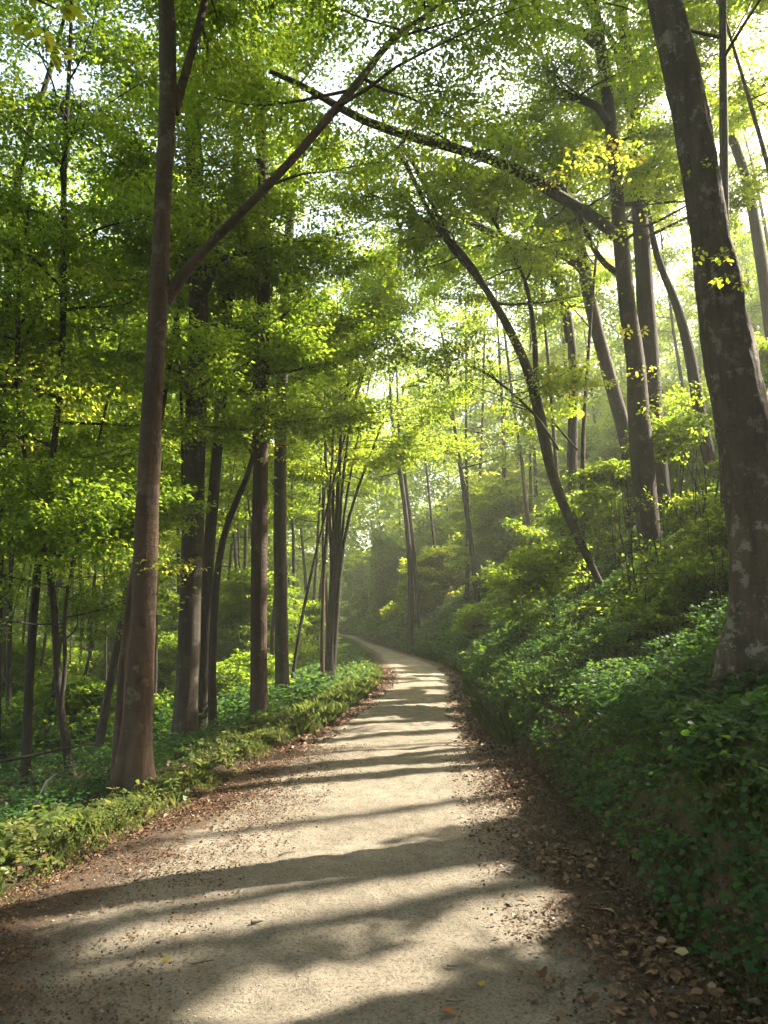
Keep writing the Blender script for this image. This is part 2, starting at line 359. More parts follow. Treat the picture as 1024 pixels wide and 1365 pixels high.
def ground_material():
    m, nt, N = mat('forest_floor')
    tc = N('ShaderNodeTexCoord'); v = tc.outputs['Object']
    a = noise(nt, v, 1.3, 6); b = noise(nt, v, 14, 7, .7); c = noise(nt, v, 70, 5, .7)
    col = ramp(nt, b, [(.3, (.022, .016, .010)), (.5, (.055, .038, .024)), (.7, (.11, .075, .045))])
    col = mixc(nt, ramp(nt, a, [(.42, (0, 0, 0)), (.6, (.75, .75, .75))]), col, (.030, .048, .014))
    col = mixc(nt, math_(nt, 'MULTIPLY', c, .5), col, (.02, .015, .01))
    bank = N('ShaderNodeAttribute', attribute_name='bank').outputs['Fac']
    mossy = ramp(nt, noise(nt, v, 4.5, 7, .65), [(.36, (.170, .115, .068)), (.47, (.135, .110, .050)), (.56, (.105, .120, .034)), (.7, (.066, .098, .024))])
    mossy = mixc(nt, math_(nt, 'MULTIPLY', c, .55), mossy, (.03, .026, .012))
    col = mixc(nt, bank, col, mossy)
    lit = N('ShaderNodeAttribute', attribute_name='litter').outputs['Fac']
    lc = ramp(nt, c, [(.3, (.035, .022, .014)), (.5, (.10, .062, .038)), (.72, (.20, .135, .085))])
    col = mixc(nt, lit, col, lc)
    p = N('ShaderNodeBsdfPrincipled', Roughness=.95); p.inputs['Specular IOR Level'].default_value = .15
    nt.links.new(col, p.inputs['Base Color'])
    h = math_(nt, 'ADD', b, math_(nt, 'MULTIPLY', c, .5))
    bp = N('ShaderNodeBump', Strength=1.0, Distance=.07); nt.links.new(h, bp.inputs['Height']); nt.links.new(bp.outputs[0], p.inputs['Normal'])
    o = N('ShaderNodeOutputMaterial'); nt.links.new(p.outputs[0], o.inputs[0]); return m
def path_material():
    m, nt, N = mat('sandy_gravel')
    tc = N('ShaderNodeTexCoord'); v = tc.outputs['Object']
    big = noise(nt, v, .8, 4); mid = noise(nt, v, 6, 6, .65); fine = noise(nt, v, 55, 6, .75); grit = noise(nt, v, 170, 3, .8)
    col = ramp(nt, mid, [(.3, (.185, .163, .128)), (.52, (.290, .256, .204)), (.72, (.360, .322, .262))])
    col = mixc(nt, ramp(nt, big, [(.4, (0, 0, 0)), (.62, (.5, .5, .5))]), col, (.165, .150, .112))
    col = mixc(nt, ramp(nt, fine, [(.36, (.85, .85, .85)), (.52, (0, 0, 0))]), col, (.075, .060, .042))
    col = mixc(nt, ramp(nt, grit, [(.55, (0, 0, 0)), (.75, (.45, .45, .45))]), col, (.36, .33, .27))
    e = N('ShaderNodeAttribute', attribute_name='edge').outputs['Fac']
    w = math_(nt, 'ADD', e, math_(nt, 'MULTIPLY', math_(nt, 'SUBTRACT', noise(nt, v, 2.2, 7, .7), .5), .9))
    lc = ramp(nt, fine, [(.3, (.032, .021, .014)), (.5, (.080, .052, .034)), (.7, (.145, .102, .068))])
    col = mixc(nt, ramp(nt, w, [(.50, (0, 0, 0)), (.72, (.9, .9, .9))]), col, lc)
    p = N('ShaderNodeBsdfPrincipled', Roughness=.93); p.inputs['Specular IOR Level'].default_value = .2
    nt.links.new(col, p.inputs['Base Color'])
    h = math_(nt, 'ADD', math_(nt, 'MULTIPLY', mid, 1.2), math_(nt, 'ADD', math_(nt, 'MULTIPLY', fine, .8), math_(nt, 'MULTIPLY', grit, .35)))
    bp = N('ShaderNodeBump', Strength=1.0, Distance=.035); nt.links.new(h, bp.inputs['Height']); nt.links.new(bp.outputs[0], p.inputs['Normal'])
    o = N('ShaderNodeOutputMaterial'); nt.links.new(p.outputs[0], o.inputs[0]); return m
def plain(name, a, b, scale=30, rough=.9):
    m, nt, N = mat(name); tc = N('ShaderNodeTexCoord')
    c = ramp(nt, noise(nt, tc.outputs['Object'], scale, 5), [(.35, a), (.65, b)])
    p = N('ShaderNodeBsdfPrincipled', Roughness=rough); nt.links.new(c, p.inputs['Base Color'])
    o = N('ShaderNodeOutputMaterial'); nt.links.new(p.outputs[0], o.inputs[0]); return m
M_STONE = plain('pebble_stone', (.16, .135, .10), (.40, .36, .29), 25)
M_TWIG = plain('dry_twig', (.05, .035, .025), (.12, .085, .06), 40)
M_PALE = plain('bleached_wood', (.30, .26, .21), (.48, .43, .36), 18)

# ------------------------------------------------------------------ ground and path
def axis(segs):
    o = []
    for a, b, s in segs: o.append(np.arange(a, b, s))
    return np.concatenate(o)
gx = axis([(-320, -60, 20), (-60, -20, 2), (-20, -6, .5), (-6, -2.6, .12), (-2.6, 5, .06), (5, 12, .2), (12, 30, 1), (30, 80, 4), (80, 330, 20)])
gy = axis([(-60, -6, 4), (-6, 1, .4), (1, 8, .06), (8, 14, .12), (14, 30, .3), (30, 90, 1.0), (90, 160, 4), (160, 340, 20)])
X, Y = np.meshgrid(gx, gy); x, y = X.ravel(), Y.ravel()
z = H(x, y)
sr = x-XR(y); sl = XL(y)-x
bank = sm((sr-.02)/.12)*(1-sm((sr-.75)/.5))*(1-sm((y-12)/4))
z = z+bank*((fbm(x*4, y*4, z*5, 8)-.5)*.26+(fbm(x*12, y*12, z*12, 9)-.5)*.10)
litter = np.clip(1-np.abs(sr)/.35, 0, 1)*.9+np.clip(1-np.abs(sl)/.3, 0, 1)*.8
nx, ny = len(gx), len(gy); i = (np.arange(ny-1)[:, None]*nx+np.arange(nx-1)[None]).ravel()
props(add_mesh('ground', np.stack([x, y, z], 1), [np.stack([i, i+1, i+nx+1, i+nx], 1)], ground_material(), attrs={'bank': bank, 'litter': np.clip(litter, 0, 1)}, smooth=True), kind='structure')

def PZ(x, y):
    L, R = XL(y), XR(y); u = (x-L)/(R-L); e = np.abs(u-.5)*2
    return .012+.035*(1-np.clip(e, 0, 1)**2)+(fbm(x*1.5, y*1.5, 0, 50)-.5)*.05+(fbm(x*7, y*7, 0, 51)-.5)*.030+(fbm(x*19, y*19, 0, 52, 2)-.5)*.012-.07*sm((e-.96)/.2)
py_ = axis([(-4, 2, .3), (2, 6, .025), (6, 12, .05), (12, 25, .15), (25, 110, .5)])
pu = np.linspace(-.12, 1.12, 150)
U, Y = np.meshgrid(pu, py_); u, y = U.ravel(), Y.ravel(); x = XL(y)+(XR(y)-XL(y))*u
er = np.abs(u-.5)*2; w = XR(y)-XL(y)
edge = np.where(u > .5, np.clip(1-(1-u)*w/1.15, 0, 1), np.clip(1-u*w/np.interp(y, [4, 9], [1.35, .8]), 0, 1))
n = len(pu); i = (np.arange(len(py_)-1)[:, None]*n+np.arange(n-1)[None]).ravel()
props(add_mesh('path', np.stack([x, y, PZ(x, y)], 1), [np.stack([i, i+1, i+n+1, i+n], 1)], path_material(), attrs={'edge': edge}, smooth=True), kind='structure')

# ------------------------------------------------------------------ leaves on twigs
def spray_leaves(C, D, rad, per, L, tint, r, flat=.06, droop=.18, shape='rhomb', filt=None):
    """C spray centres, D twig directions; a fan of leaves round every centre"""
    m = len(C)
    if m == 0: return None
    per = max(3, int(per*LEAFQ))
    Dn = nrm(D*np.array([1, 1, .35])+1e-4); up = nrm(np.array([0, 0, 1.0])+r.normal(0, .22, (m, 3))-Dn*.12)
    side = nrm(np.cross(up, Dn)); fw = np.cross(side, up)
    rd = np.broadcast_to(rad, (m,))*r.uniform(.7, 1.25, m)
    a = r.uniform(0, 2*math.pi, (m, per)); q = np.sqrt(r.random((m, per)))
    uu = np.cos(a)*q*1.25; ww = np.sin(a)*q*.8
    off = uu[..., None]*fw[:, None]+ww[..., None]*side[:, None]
    off = off*rd[:, None, None]+up[:, None]*(r.normal(0, flat, (m, per))*rd[:, None]-droop*q**2*rd[:, None])[..., None]
    p = (C[:, None]+off).reshape(-1, 3)
    d = (fw[:, None]*.7+off/rd[:, None, None]*.8+r.normal(0, .45, (m, per, 3))).reshape(-1, 3); d[:, 2] -= .25
    nn = (up[:, None]+r.normal(0, .32, (m, per, 3))).reshape(-1, 3)
    t = (tint+r.normal(0, .11, m)[:, None]+r.normal(0, .10, (m, per))).ravel()
    ll = .80*L*r.uniform(.65, 1.25, m*per)
    if filt is not None:
        k = filt(p); p, d, nn, t, ll = p[k], d[k], nn[k], t[k], ll[k]
    if len(p) == 0: return None
    return leaf_mesh(p, d, nn, ll, ll*.68, shape, np.clip(t, 0, 1))
def merge(parts):
    V, Fs, T, n = [], {}, [], 0
    for q in parts:
        if q is None: continue
        V.append(q[0]); Fs.setdefault(q[1].shape[1], []).append(q[1]+n); T.append(q[2]); n += len(q[0])
    if not V: return None
    return np.concatenate(V), [np.concatenate(f) for f in Fs.values()], np.concatenate(T)
def build_leaves(name, parts, material, parent, origin):
    g = merge(parts)
    if g is None: return None
    return add_mesh(name, g[0]-origin, g[1], material, parent, attrs={'tint': g[2]})

def lerp_path(P, R, f):
    t = np.concatenate([[0], np.cumsum(np.linalg.norm(np.diff(P, axis=0), axis=1))]); s = f*t[-1]
    return np.array([np.interp(s, t, P[:, k]) for k in range(3)]), np.interp(s, t, R)
def lerp_many(P):
    return np.concatenate([P[1:], (P[1:]+P[:-1])/2])
def hidden(p):                          # twigs that would hang in front of the lens
    px, py, dep = project(p[None]); return 0 < dep[0] < 7.3 and -80 < px[0] < 1100 and py[0] > -80
def limbs(tb, P, R, r, f0, n, Lmax, spacing, twig=True, elev=(60, 15), fmax=1.0, side_bias=None):
    """branches along the upper stem; returns spray centres and directions"""
    C, D = [], []
    az0 = r.uniform(0, 6.28); n = int(n*1.35)
    for k in range(n):
        f = f0+(fmax-f0)*((k+.3+.5*r.random())/n)
        p0, r0 = lerp_path(P, R, min(f, .99))
        az = az0+k*2.4+r.normal(0, .4)
        if side_bias is not None and r.random() < .6: az = side_bias+r.normal(0, .7)
        g = (f-f0)/max(fmax-f0, .01)
        e = math.radians(elev[1]+(elev[0]-elev[1])*g+r.normal(0, 8)); Ln = Lmax*(1-.62*g)*r.uniform(.7, 1.12)
        rb = min(r0*.5, .011*Ln+.006)
        pts = [p0]; a, ee = az, e; ns = 6
        for s in range(ns):
            a += r.normal(0, .13); ee += r.normal(0, .10)-(.05 if ee > .12 else -.03)
            pts.append(pts[-1]+Ln/ns*np.array([math.sin(a)*math.cos(ee), math.cos(a)*math.cos(ee), math.sin(ee)]))
        pts = np.array(pts)
        if hidden(pts[3]) or hidden(pts[-1]) or hidden(pts[1]): continue
        if in_beam(lerp_many(pts)).mean() > .2: continue
        tb.add(pts, np.linspace(rb, rb*.18, ns+1), 5)
        m = max(4, int(Ln*3.0))
        for j in range(m):
            fj = .22+.78*(j+r.random()*.6)/m
            q0, _ = lerp_path(pts, np.zeros(ns+1), fj)
            dirb = nrm(pts[min(ns, int(fj*ns)+1)]-pts[min(ns-1, int(fj*ns))])
            sa = (1 if j % 2 else -1)*math.radians(r.uniform(25, 75)); c, s_ = math.cos(sa), math.sin(sa)
            dd = np.array([dirb[0]*c-dirb[1]*s_, dirb[0]*s_+dirb[1]*c, dirb[2]*.4+r.normal(0, .15)])
            sl_ = (.30*Ln*(1.15-fj)+.35)*r.uniform(.7, 1.2)
            e1 = q0+dd*sl_*.5; e2 = e1+(dd+np.array([0, 0, -.12]))*sl_*.5
            if hidden(e2): continue
            if twig and not in_beam(np.array([e1, e2])).any(): tb.add(np.array([q0, e1, e2]), [rb*.22+.002, rb*.15+.0015, .0015], 3)
            ms = max(1, int(sl_/(spacing*.52))+1)
            for i_ in range(ms):
                ff = .25+.8*(i_+.5)/ms
                C.append(q0+(e2-q0)*ff+r.normal(0, .06, 3)); D.append(dd)
        C.append(pts[-1]); D.append(pts[-1]-pts[-2])
    return np.array(C).reshape(-1, 3), np.array(D).reshape(-1, 3)

TREE_N = [0]
def make_tree(name, label, cat, group, P, R, material, r=None, f0=.35, n=14, Lmax=3.5, leaf=.085, per=20, rad=.34, spacing=.42, tint=.45,
              sides=8, rough=.05, flare=.5, sub=14, branches=(), sprays=(), elev=(60, 12), fmax=1.0, trunk_lobes=5, side_bias=None, stems=(), twig=True, ridge=0.0):
    TREE_N[0] += 1
    r = r or np.random.default_rng(100+TREE_N[0])
    P = np.asarray(P, float); R = np.asarray(R, float)
    base = np.array([P[0][0], P[0][1], float(H(P[0][0], P[0][1]))])
    t = thing(name, base, label, cat, group)
    if P[0][2] > base[2]-.12: P = np.vstack([[P[0][0]+(P[0][0]-P[1][0])*.05, P[0][1], base[2]-.2], P]); R = np.concatenate([[R[0]*1.02], R])
    tb = Tubes(); tb.add(P, R, sides, rough, flare, seed=TREE_N[0], lobes=trunk_lobes, sub=sub, ridge=ridge)
    C, D = limbs(tb, P, R, r, f0, n, Lmax, spacing, twig, elev, fmax, side_bias)
    parts = []
    Cs, Ds = [C], [D]
    stem_objs = []
    for (SP, SR) in stems:
        sb = Tubes(); SP = np.asarray(SP, float); sb.add(SP, SR, 7, .05, 0, seed=TREE_N[0]+3, sub=12)
        c2, d2 = limbs(sb, SP, np.asarray(SR), r, .5, max(4, n//2), Lmax*.8, spacing, twig, elev)
        Cs.append(c2); Ds.append(d2); stem_objs.append(sb)
    br_objs = []
    for (BP, BR) in branches:
        bb = Tubes(); BP = np.asarray(BP, float); BR = np.asarray(BR, float); bb.add(BP, BR, 8, .05, 0, seed=TREE_N[0]+5, sub=18)
        c2, d2 = limbs(bb, BP, BR, r, .40, 11, 2.2, spacing, twig, (25, 5))
        Cs.append(c2); Ds.append(d2); br_objs.append(bb)
    trunk = tb.build('trunk', material, t, base)
    for sb in stem_objs: sb.build('stem', material, t, base)
    for bb in br_objs: bb.build('branch', material, trunk, base)
    C = np.concatenate(Cs); D = np.concatenate(Ds)
    parts.append(spray_leaves(C, D, rad, per, leaf, tint, r, filt=cull))
    for (c, rd, cnt, tn, lf) in sprays:                 # low sprigs that stand out; the highest tints paint sunlight into the leaf colour
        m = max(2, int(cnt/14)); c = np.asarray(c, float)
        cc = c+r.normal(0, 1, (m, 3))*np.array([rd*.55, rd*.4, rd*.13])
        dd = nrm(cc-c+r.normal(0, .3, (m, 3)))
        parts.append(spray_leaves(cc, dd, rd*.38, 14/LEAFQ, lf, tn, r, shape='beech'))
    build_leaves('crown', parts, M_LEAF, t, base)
    return t

def px_path(pts, Y, w=1.0):
    """(px, py, width in px[, Y]) along a stem -> points and radii"""
    P, R = [], []
    for q in pts:
        yy = q[3] if len(q) > 3 else Y
        P.append(at(q[0], q[1], yy)); d = P[-1]
        dep = d[1]*CT+(d[2]-CAMZ)*ST
        R.append(w*q[2]/2*dep/F)
    return P, R
def grown(P, R, height, r, lean=0.3):
    """continue a traced stem upward to its full height"""
    P = list(P); R = list(R)
    d = nrm(P[-1]-P[-2]); d = nrm(d*np.array([.7, .7, 1])); n = 5
    top = P[0][2]+height; step = max(.4, (top-P[-1][2])/n)
    r0 = R[-1]
    for k in range(n):
        d = nrm(d+np.array([*r.normal(0, .06, 2), .12])); P.append(P[-1]+d*step); R.append(r0*(1-(k+1)/n)+.015)
    return np.array(P), np.array(R)

# ------------------------------------------------------------------ the trees one can tell apart
rA = np.random.default_rng(5)
B = B_BROWN
# big brown tree on the verge
P, R = px_path([(178, 1045, 54), (184, 960, 45), (190, 850, 41), (195, 700, 37), (202, 560, 33), (208, 460, 31), (213, 380, 33), (215, 310, 27), (219, 220, 26), (226, 120, 27), (222, 40, 26), (221, -30, 25)], 7.1, .80)
P, R = grown(P, R, 17, rA)
br1 = px_path([(219, 398, 26), (230, 381, 23), (242, 365, 18), (275, 330, 14.5), (340, 265, 14), (390, 213, 13.5), (445, 149, 13, 7.4), (490, 95, 12, 7.7), (520, 52, 10, 8), (560, 28, 8, 8.3), (592, 2, 6, 8.6), (640, -40, 5, 9.0)], 7.15, .85)
br2 = px_path([(232, 150, 14), (243, 112, 12), (258, 62, 11), (272, 10, 10), (282, -60, 9), (300, -170, 6)], 7.15)
st1 = px_path([(158, 1035, 20), (161, 960, 17), (166, 880, 14), (172, 810, 12), (180, 750, 8), (186, 720, 5)], 7.25)
make_tree('beech_tree', 'big brown trunked tree on the grassy verge forking a long bare branch over the path', 'tree', None, P, R, B, f0=.52, n=12, Lmax=3.6, leaf=.075, per=22, tint=.42,
          sides=44, rough=.08, flare=1.1, sub=150, ridge=.07, branches=[br1, br2], stems=[], sprays=[(at(228, 752, 6.95), .36, 110, .93, .05)])
# its fused side stem is part of the trunk's foot
tb = Tubes(); tb.add(np.vstack([st1[0][0]+[0, 0, -.4], st1[0]]), [st1[1][0]*1.2]+st1[1], 12, .12, .5, seed=4, sub=24)
_beech = [o for o in COL.objects if o.name.startswith('beech_tree') and o.parent is None][0]
tb.build('stem', B, _beech, np.array(_beech.location))

P, R = px_path([(246, 1015, 40), (249, 930, 36), (255, 780, 34), (259, 640, 33), (262, 520, 32), (266, 420, 30), (262, 320, 27), (258, 240, 24)], 11.9, .85)
P, R = grown(P, R, 18, rA)
b3 = px_path([(268, 400, 12), (290, 350, 9), (283, 300, 7)], 11.9)
make_tree('tall_tree', 'thick grey trunk clothed in leaves higher up, standing just behind the big brown trunk', 'tree', None, P, R, B_GREY, f0=.28, n=26, Lmax=3.2, leaf=.085, per=22, tint=.40, sides=18, rough=.06, sub=44, branches=[b3])
P, R = px_path([(268, 975, 20), (272, 860, 17), (278, 740, 16), (288, 620, 15), (297, 510, 14), (308, 350, 12), (313, 290, 11)], 13.2)
P, R = grown(P, R, 15, rA)
make_tree('slender_tree', 'slim dark trunk tilting away beside the thick leaf clad trunk', 'tree', None, P, R, B_DARK, f0=.4, n=14, Lmax=2.6, leaf=.09, tint=.45, sub=26)
P, R = px_path([(345, 982, 27), (345, 900, 25), (345, 780, 25), (347, 640, 23), (350, 500, 21), (352, 330, 19), (352, 240, 17)], 12.4, .88)
P, R = grown(P, R, 18, rA)
make_tree('tall_tree', 'straight reddish brown trunk at the verge with a glowing sprig of leaves halfway up', 'tree', None, P, R, B_RED, f0=.30, n=22, Lmax=3.0, leaf=.085, per=22, tint=.48, sides=16, rough=.04, sub=36,
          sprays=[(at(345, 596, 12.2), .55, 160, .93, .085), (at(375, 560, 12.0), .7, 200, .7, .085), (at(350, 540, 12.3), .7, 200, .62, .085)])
P, R = px_path([(377, 955, 20), (375, 860, 18), (373, 700, 17), (374, 560, 16), (380, 400, 14), (388, 270, 12)], 16)
P, R = grown(P, R, 19, rA)
make_tree('tall_tree', 'dark grey trunk a few steps behind the straight reddish brown trunk', 'tree', None, P, R, B_GREY, f0=.36, n=20, Lmax=3.2, leaf=.10, tint=.5, sub=26)
P, R = px_path([(285, 1000, 14), (282, 900, 11), (288, 770, 10), (300, 700, 9), (322, 655, 8), (340, 610, 6), (338, 560, 5)], 12.9)
P, R = grown(P, R, 9, rA)
make_tree('slender_tree', 'thin dark stem bending over towards the straight reddish brown trunk', 'tree', None, P, R, B_DARK, f0=.5, n=10, Lmax=1.8, leaf=.085, tint=.45, sub=24, flare=.2)
# multi-stemmed tree by the bend
P, R = px_path([(439, 905, 19), (442, 840, 15), (447, 760, 10), (450, 660, 8), (456, 560, 7), (470, 470, 6), (482, 410, 5)], 21.5)
P, R = grown(P, np.array(R)*np.linspace(.8, .5, len(R)), 15, rA)
stems = []
for pts in [[(437, 890, 12), (441, 790, 9), (446, 690, 7), (442, 600, 6), (446, 510, 5), (444, 400, 4)],
            [(444, 890, 12), (452, 770, 9), (461, 700, 8), (480, 640, 7), (505, 580, 6), (522, 520, 5), (530, 470, 4)],
            [(441, 880, 11), (449, 760, 8), (456, 640, 7), (468, 550, 6), (490, 480, 5), (515, 430, 4)],
            [(438, 870, 10), (443, 760, 8), (437, 640, 6), (430, 560, 5), (436, 470, 4)],
            [(442, 870, 9), (452, 740, 7), (465, 640, 6), (482, 560, 5), (500, 470, 4)]]:
    a, b = px_path(pts, 21.5); stems.append((np.array(a), np.array(b)*np.linspace(.72, .3, len(b))))
make_tree('many_stemmed_tree', 'tree of many thin stems fanning upward from one foot beside the bend of the path', 'tree', None, P, R, B_DARK, f0=.5, n=8, Lmax=2.4, leaf=.12, per=14, tint=.62, sub=24, stems=stems)
# uphill side ---------------------------------------------------
P, R = px_path([(814, 806, 17), (803, 785, 15), (790, 757, 15), (765, 705, 18), (745, 660, 20), (730, 610, 21), (721, 560, 22), (713, 525, 21), (700, 482, 18), (680, 440, 17), (660, 405, 14), (640, 372, 13), (602, 332, 11), (570, 280, 9), (545, 225, 8), (515, 180, 6)], 14, .66)
bb = [px_path([(716, 540, 14), (715, 490, 13), (712, 440, 12), (704, 380, 9), (680, 330, 8), (655, 290, 7), (630, 240, 6), (600, 170, 5)], 14.1, .62),
      px_path([(662, 408, 11), (630, 352, 10), (600, 318, 9), (560, 288, 8), (520, 268, 6), (490, 258, 5)], 13.9, .62),
      px_path([(640, 372, 9), (612, 345, 9), (585, 290, 8), (566, 250, 8), (552, 215, 6), (530, 195, 5)], 14, .62),
      px_path([(745, 600, 6), (720, 560, 6), (690, 530, 6), (660, 505, 5), (630, 488, 4)], 13.6, .62),
      px_path([(770, 600, 5), (735, 560, 5), (700, 545, 5), (680, 540, 3)], 15, .62)]
make_tree('leaning_tree', 'curved leaning stem arching over the path from the sunlit foot of the slope', 'tree', None, P, R, B_GREY, f0=.55, n=12, Lmax=2.6, leaf=.09, per=16, tint=.6, sides=14, sub=60, branches=bb, elev=(35, 5), flare=.25)
P, R = px_path([(884, 828, 50), (874, 770, 44), (864, 700, 42), (858, 640, 44), (852, 560, 40), (848, 480, 36), (836, 410, 31), (828, 330, 28), (822, 250, 24), (815, 170, 23), (802, 70, 22), (790, 0, 20)], 14.8, .7)
P, R = grown(P, R, 19, rA)
bb = [px_path([(826, 318, 18), (806, 300, 16), (780, 280, 15), (745, 262, 15), (690, 225, 14, 14.2), (620, 201, 13, 13.6), (540, 180, 12, 13), (480, 160, 11, 12.5), (430, 130, 9, 12), (395, 108, 8, 11.7), (360, 95, 6, 11.5)], 14.7),
      px_path([(812, 165, 11), (795, 140, 10), (770, 132, 9), (742, 120, 8), (724, 113, 5)], 14.6),
      px_path([(795, 60, 13), (770, 38, 12), (740, 33, 11), (712, 18, 10), (690, 0, 8), (660, -30, 7)], 14.5),
      px_path([(832, 370, 9), (800, 350, 8), (770, 285, 7), (745, 240, 6), (725, 205, 6), (700, 180, 4)], 14.9)]
make_tree('tall_tree', 'thick grey front trunk of the close pair, its long branch reaching over the path', 'tree', None, P, R, B_GREY, f0=.36, n=20, Lmax=3.6, leaf=.085, per=20, tint=.55, sides=20, rough=.05, sub=60, branches=bb,
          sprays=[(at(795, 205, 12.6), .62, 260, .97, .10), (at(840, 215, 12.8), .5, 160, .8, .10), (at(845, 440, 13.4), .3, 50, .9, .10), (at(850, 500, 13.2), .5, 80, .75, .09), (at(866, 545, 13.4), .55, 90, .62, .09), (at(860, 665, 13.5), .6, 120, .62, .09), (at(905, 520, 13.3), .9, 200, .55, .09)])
P, R = px_path([(888, 752, 40), (880, 700, 38), (874, 620, 34), (868, 540, 32), (864, 450, 27), (858, 360, 24), (852, 260, 22), (846, 170, 20), (838, 80, 18), (826, 0, 17)], 17, .9)
P, R = grown(P, R, 20, rA)
bb = [px_path([(846, 160, 10), (835, 100, 9), (820, 60, 8), (795, 20, 7), (760, -20, 6)], 17), px_path([(840, 90, 8), (870, 60, 7), (900, 40, 5)], 17)]
make_tree('tall_tree', 'darker rear trunk of the close pair on the slope, half hidden by its grey neighbour', 'tree', None, P, R, B_DARK, f0=.36, n=20, Lmax=3.6, leaf=.095, per=20, tint=.5, sides=16, sub=40, branches=bb)
P, R = px_path([(840, 600, 20), (828, 560, 19), (812, 500, 18), (798, 450, 17), (786, 400, 17), (779, 360, 17), (773, 320, 12), (766, 285, 10)], 19.5)
P, R = grown(P, R, 14, rA)
bb = [px_path([(780, 365, 13), (770, 348, 12), (740, 336, 11), (690, 326, 10.5), (645, 306, 10, 19), (605, 281, 9, 18.7), (572, 250, 7, 18.5), (548, 215, 6, 18.2), (535, 190, 5, 18)], 19.5),
      px_path([(758, 456, 9), (752, 410, 8), (740, 375, 8), (718, 350, 7), (695, 336, 5)], 19.2),
      px_path([(768, 300, 6), (755, 275, 6), (735, 262, 5), (705, 250, 4)], 19.5)]
make_tree('crooked_tree', 'slim crooked trunk uphill behind the leaning tree with a long sagging branch', 'tree', None, P, R, B_GREY, f0=.5, n=12, Lmax=2.8, leaf=.11, per=16, tint=.6, sides=12, sub=30, branches=bb)
P, R = px_path([(762, 610, 14), (764, 560, 13), (765, 480, 12), (757, 410, 10), (745, 370, 8), (735, 340, 6)], 21)
P, R = grown(P, R, 11, rA)
make_tree('slender_tree', 'slim upright trunk uphill between the leaning tree and the crooked trunk', 'tree', None, P, R, B_DARK, f0=.5, n=10, Lmax=2.4, leaf=.11, per=16, tint=.6, sub=22)
# big mottled tree on the bank
P, R = px_path([(1010, 915, 92), (1012, 850, 80), (1014, 770, 76), (1008, 690, 78), (998, 620, 78), (987, 550, 76), (973, 480, 72), (958, 400, 62), (947, 320, 56), (936, 240, 54), (922, 160, 52), (905, 80, 50), (885, 0, 48), (868, -70, 46)], 6.6, .86)
P, R = grown(P, R, 17, rA)
make_tree('beech_tree', 'massive mottled trunk with flaking bark and mossy roots leaning out from the bank', 'tree', None, P, R, B_MOTTLED, f0=.60, n=12, Lmax=3.6, leaf=.075, per=22, tint=.45, sides=64, rough=.10, flare=1.2, sub=200, trunk_lobes=5, ridge=.17,
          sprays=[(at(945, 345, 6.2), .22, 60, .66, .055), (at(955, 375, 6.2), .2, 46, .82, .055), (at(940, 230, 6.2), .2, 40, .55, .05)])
P, R = px_path([(966, 692, 18), (955, 650, 18), (943, 600, 18), (932, 550, 17), (925, 500, 16), (915, 450, 14), (900, 395, 11), (880, 360, 9)], 17.5)
P, R = grown(P, R, 13, rA)
make_tree('slender_tree', 'slim dark trunk tilting uphill between the close pair and the massive mottled trunk', 'tree', None, P, R, B_DARK, f0=.42, n=14, Lmax=2.8, leaf=.095, per=18, tint=.5, sub=26,
          sprays=[(at(930, 660, 15), .9, 200, .6, .09), (at(900, 600, 15), .8, 160, .55, .09)])
P, R = px_path([(994, 225, 12), (975, 180, 12), (955, 140, 11), (937, 112, 9), (915, 80, 7)], 20)
base = at(1035, 480, 20); P = [base]+[at(1012, 330, 20)]+P; R = [.2, .16]+R
P, R = grown(P, R, 16, rA)
make_tree('slender_tree', 'tilting stem high on the slope showing behind the top of the massive mottled trunk', 'tree', None, P, R, B_DARK, f0=.5, n=10, Lmax=2.4, leaf=.10, per=16, tint=.6, sub=20)
# downhill side, small crooked trees
P, R = px_path([(98, 1058, 16), (90, 1000, 13), (80, 945, 11), (76, 880, 10), (72, 800, 9), (62, 740, 8), (50, 690, 7), (36, 630, 6), (26, 560, 5)], 9.5)
P, R = grown(P, R, 8, rA)
bb = [px_path([(80, 950, 8), (88, 890, 6), (85, 830, 5), (92, 770, 4), (104, 720, 3)], 9.4), px_path([(66, 760, 5), (82, 740, 5), (98, 705, 4), (104, 665, 3)], 9.5)]
make_tree('crooked_tree', 'small forked tree with a bent dark stem in the hollow below the verge', 'tree', None, P, R, B_DARK, f0=.5, n=12, Lmax=2.0, leaf=.075, per=20, tint=.42, sub=34, branches=bb,
          sprays=[(at(55, 510, 9.2), .95, 420, .92, .07), (at(95, 540, 9.3), .55, 160, .95, .07), (at(25, 585, 9.2), .5, 120, .9, .07), (at(120, 560, 9.4), .45, 80, .8, .07)])
P, R = px_path([(33, 1068, 15), (36, 980, 13), (40, 880, 12), (48, 780, 11), (62, 650, 10), (78, 560, 9), (84, 450, 8)], 10)
P, R = grown(P, R, 12, rA)
make_tree('slender_tree', 'near black slim trunk standing in the shaded hollow beside the forked tree', 'tree', None, P, R, B_DARK, f0=.38, n=18, Lmax=2.4, leaf=.08, per=20, tint=.35, sub=26)
P, R = px_path([(5, 470, 12), (12, 360, 11), (20, 250, 10), (38, 175, 8), (52, 140, 6)], 11.5)
P = [at(-8, 1010, 11.5), at(-4, 800, 11.5)]+P; R = [.09, .085]+R
P, R = grown(P, R, 14, rA)
make_tree('slender_tree', 'slim stem rising along the very edge of the wood behind sprays tinted sunlit yellow', 'tree', None, P, R, B_DARK, f0=.35, n=16, Lmax=2.6, leaf=.085, per=20, tint=.4, sub=24)
P, R = px_path([(547, 832, 11), (548, 780, 10), (545, 720, 9), (538, 660, 8), (530, 610, 7), (522, 560, 5)], 34)
P, R = grown(P, np.array(R)*.75, 16, rA)
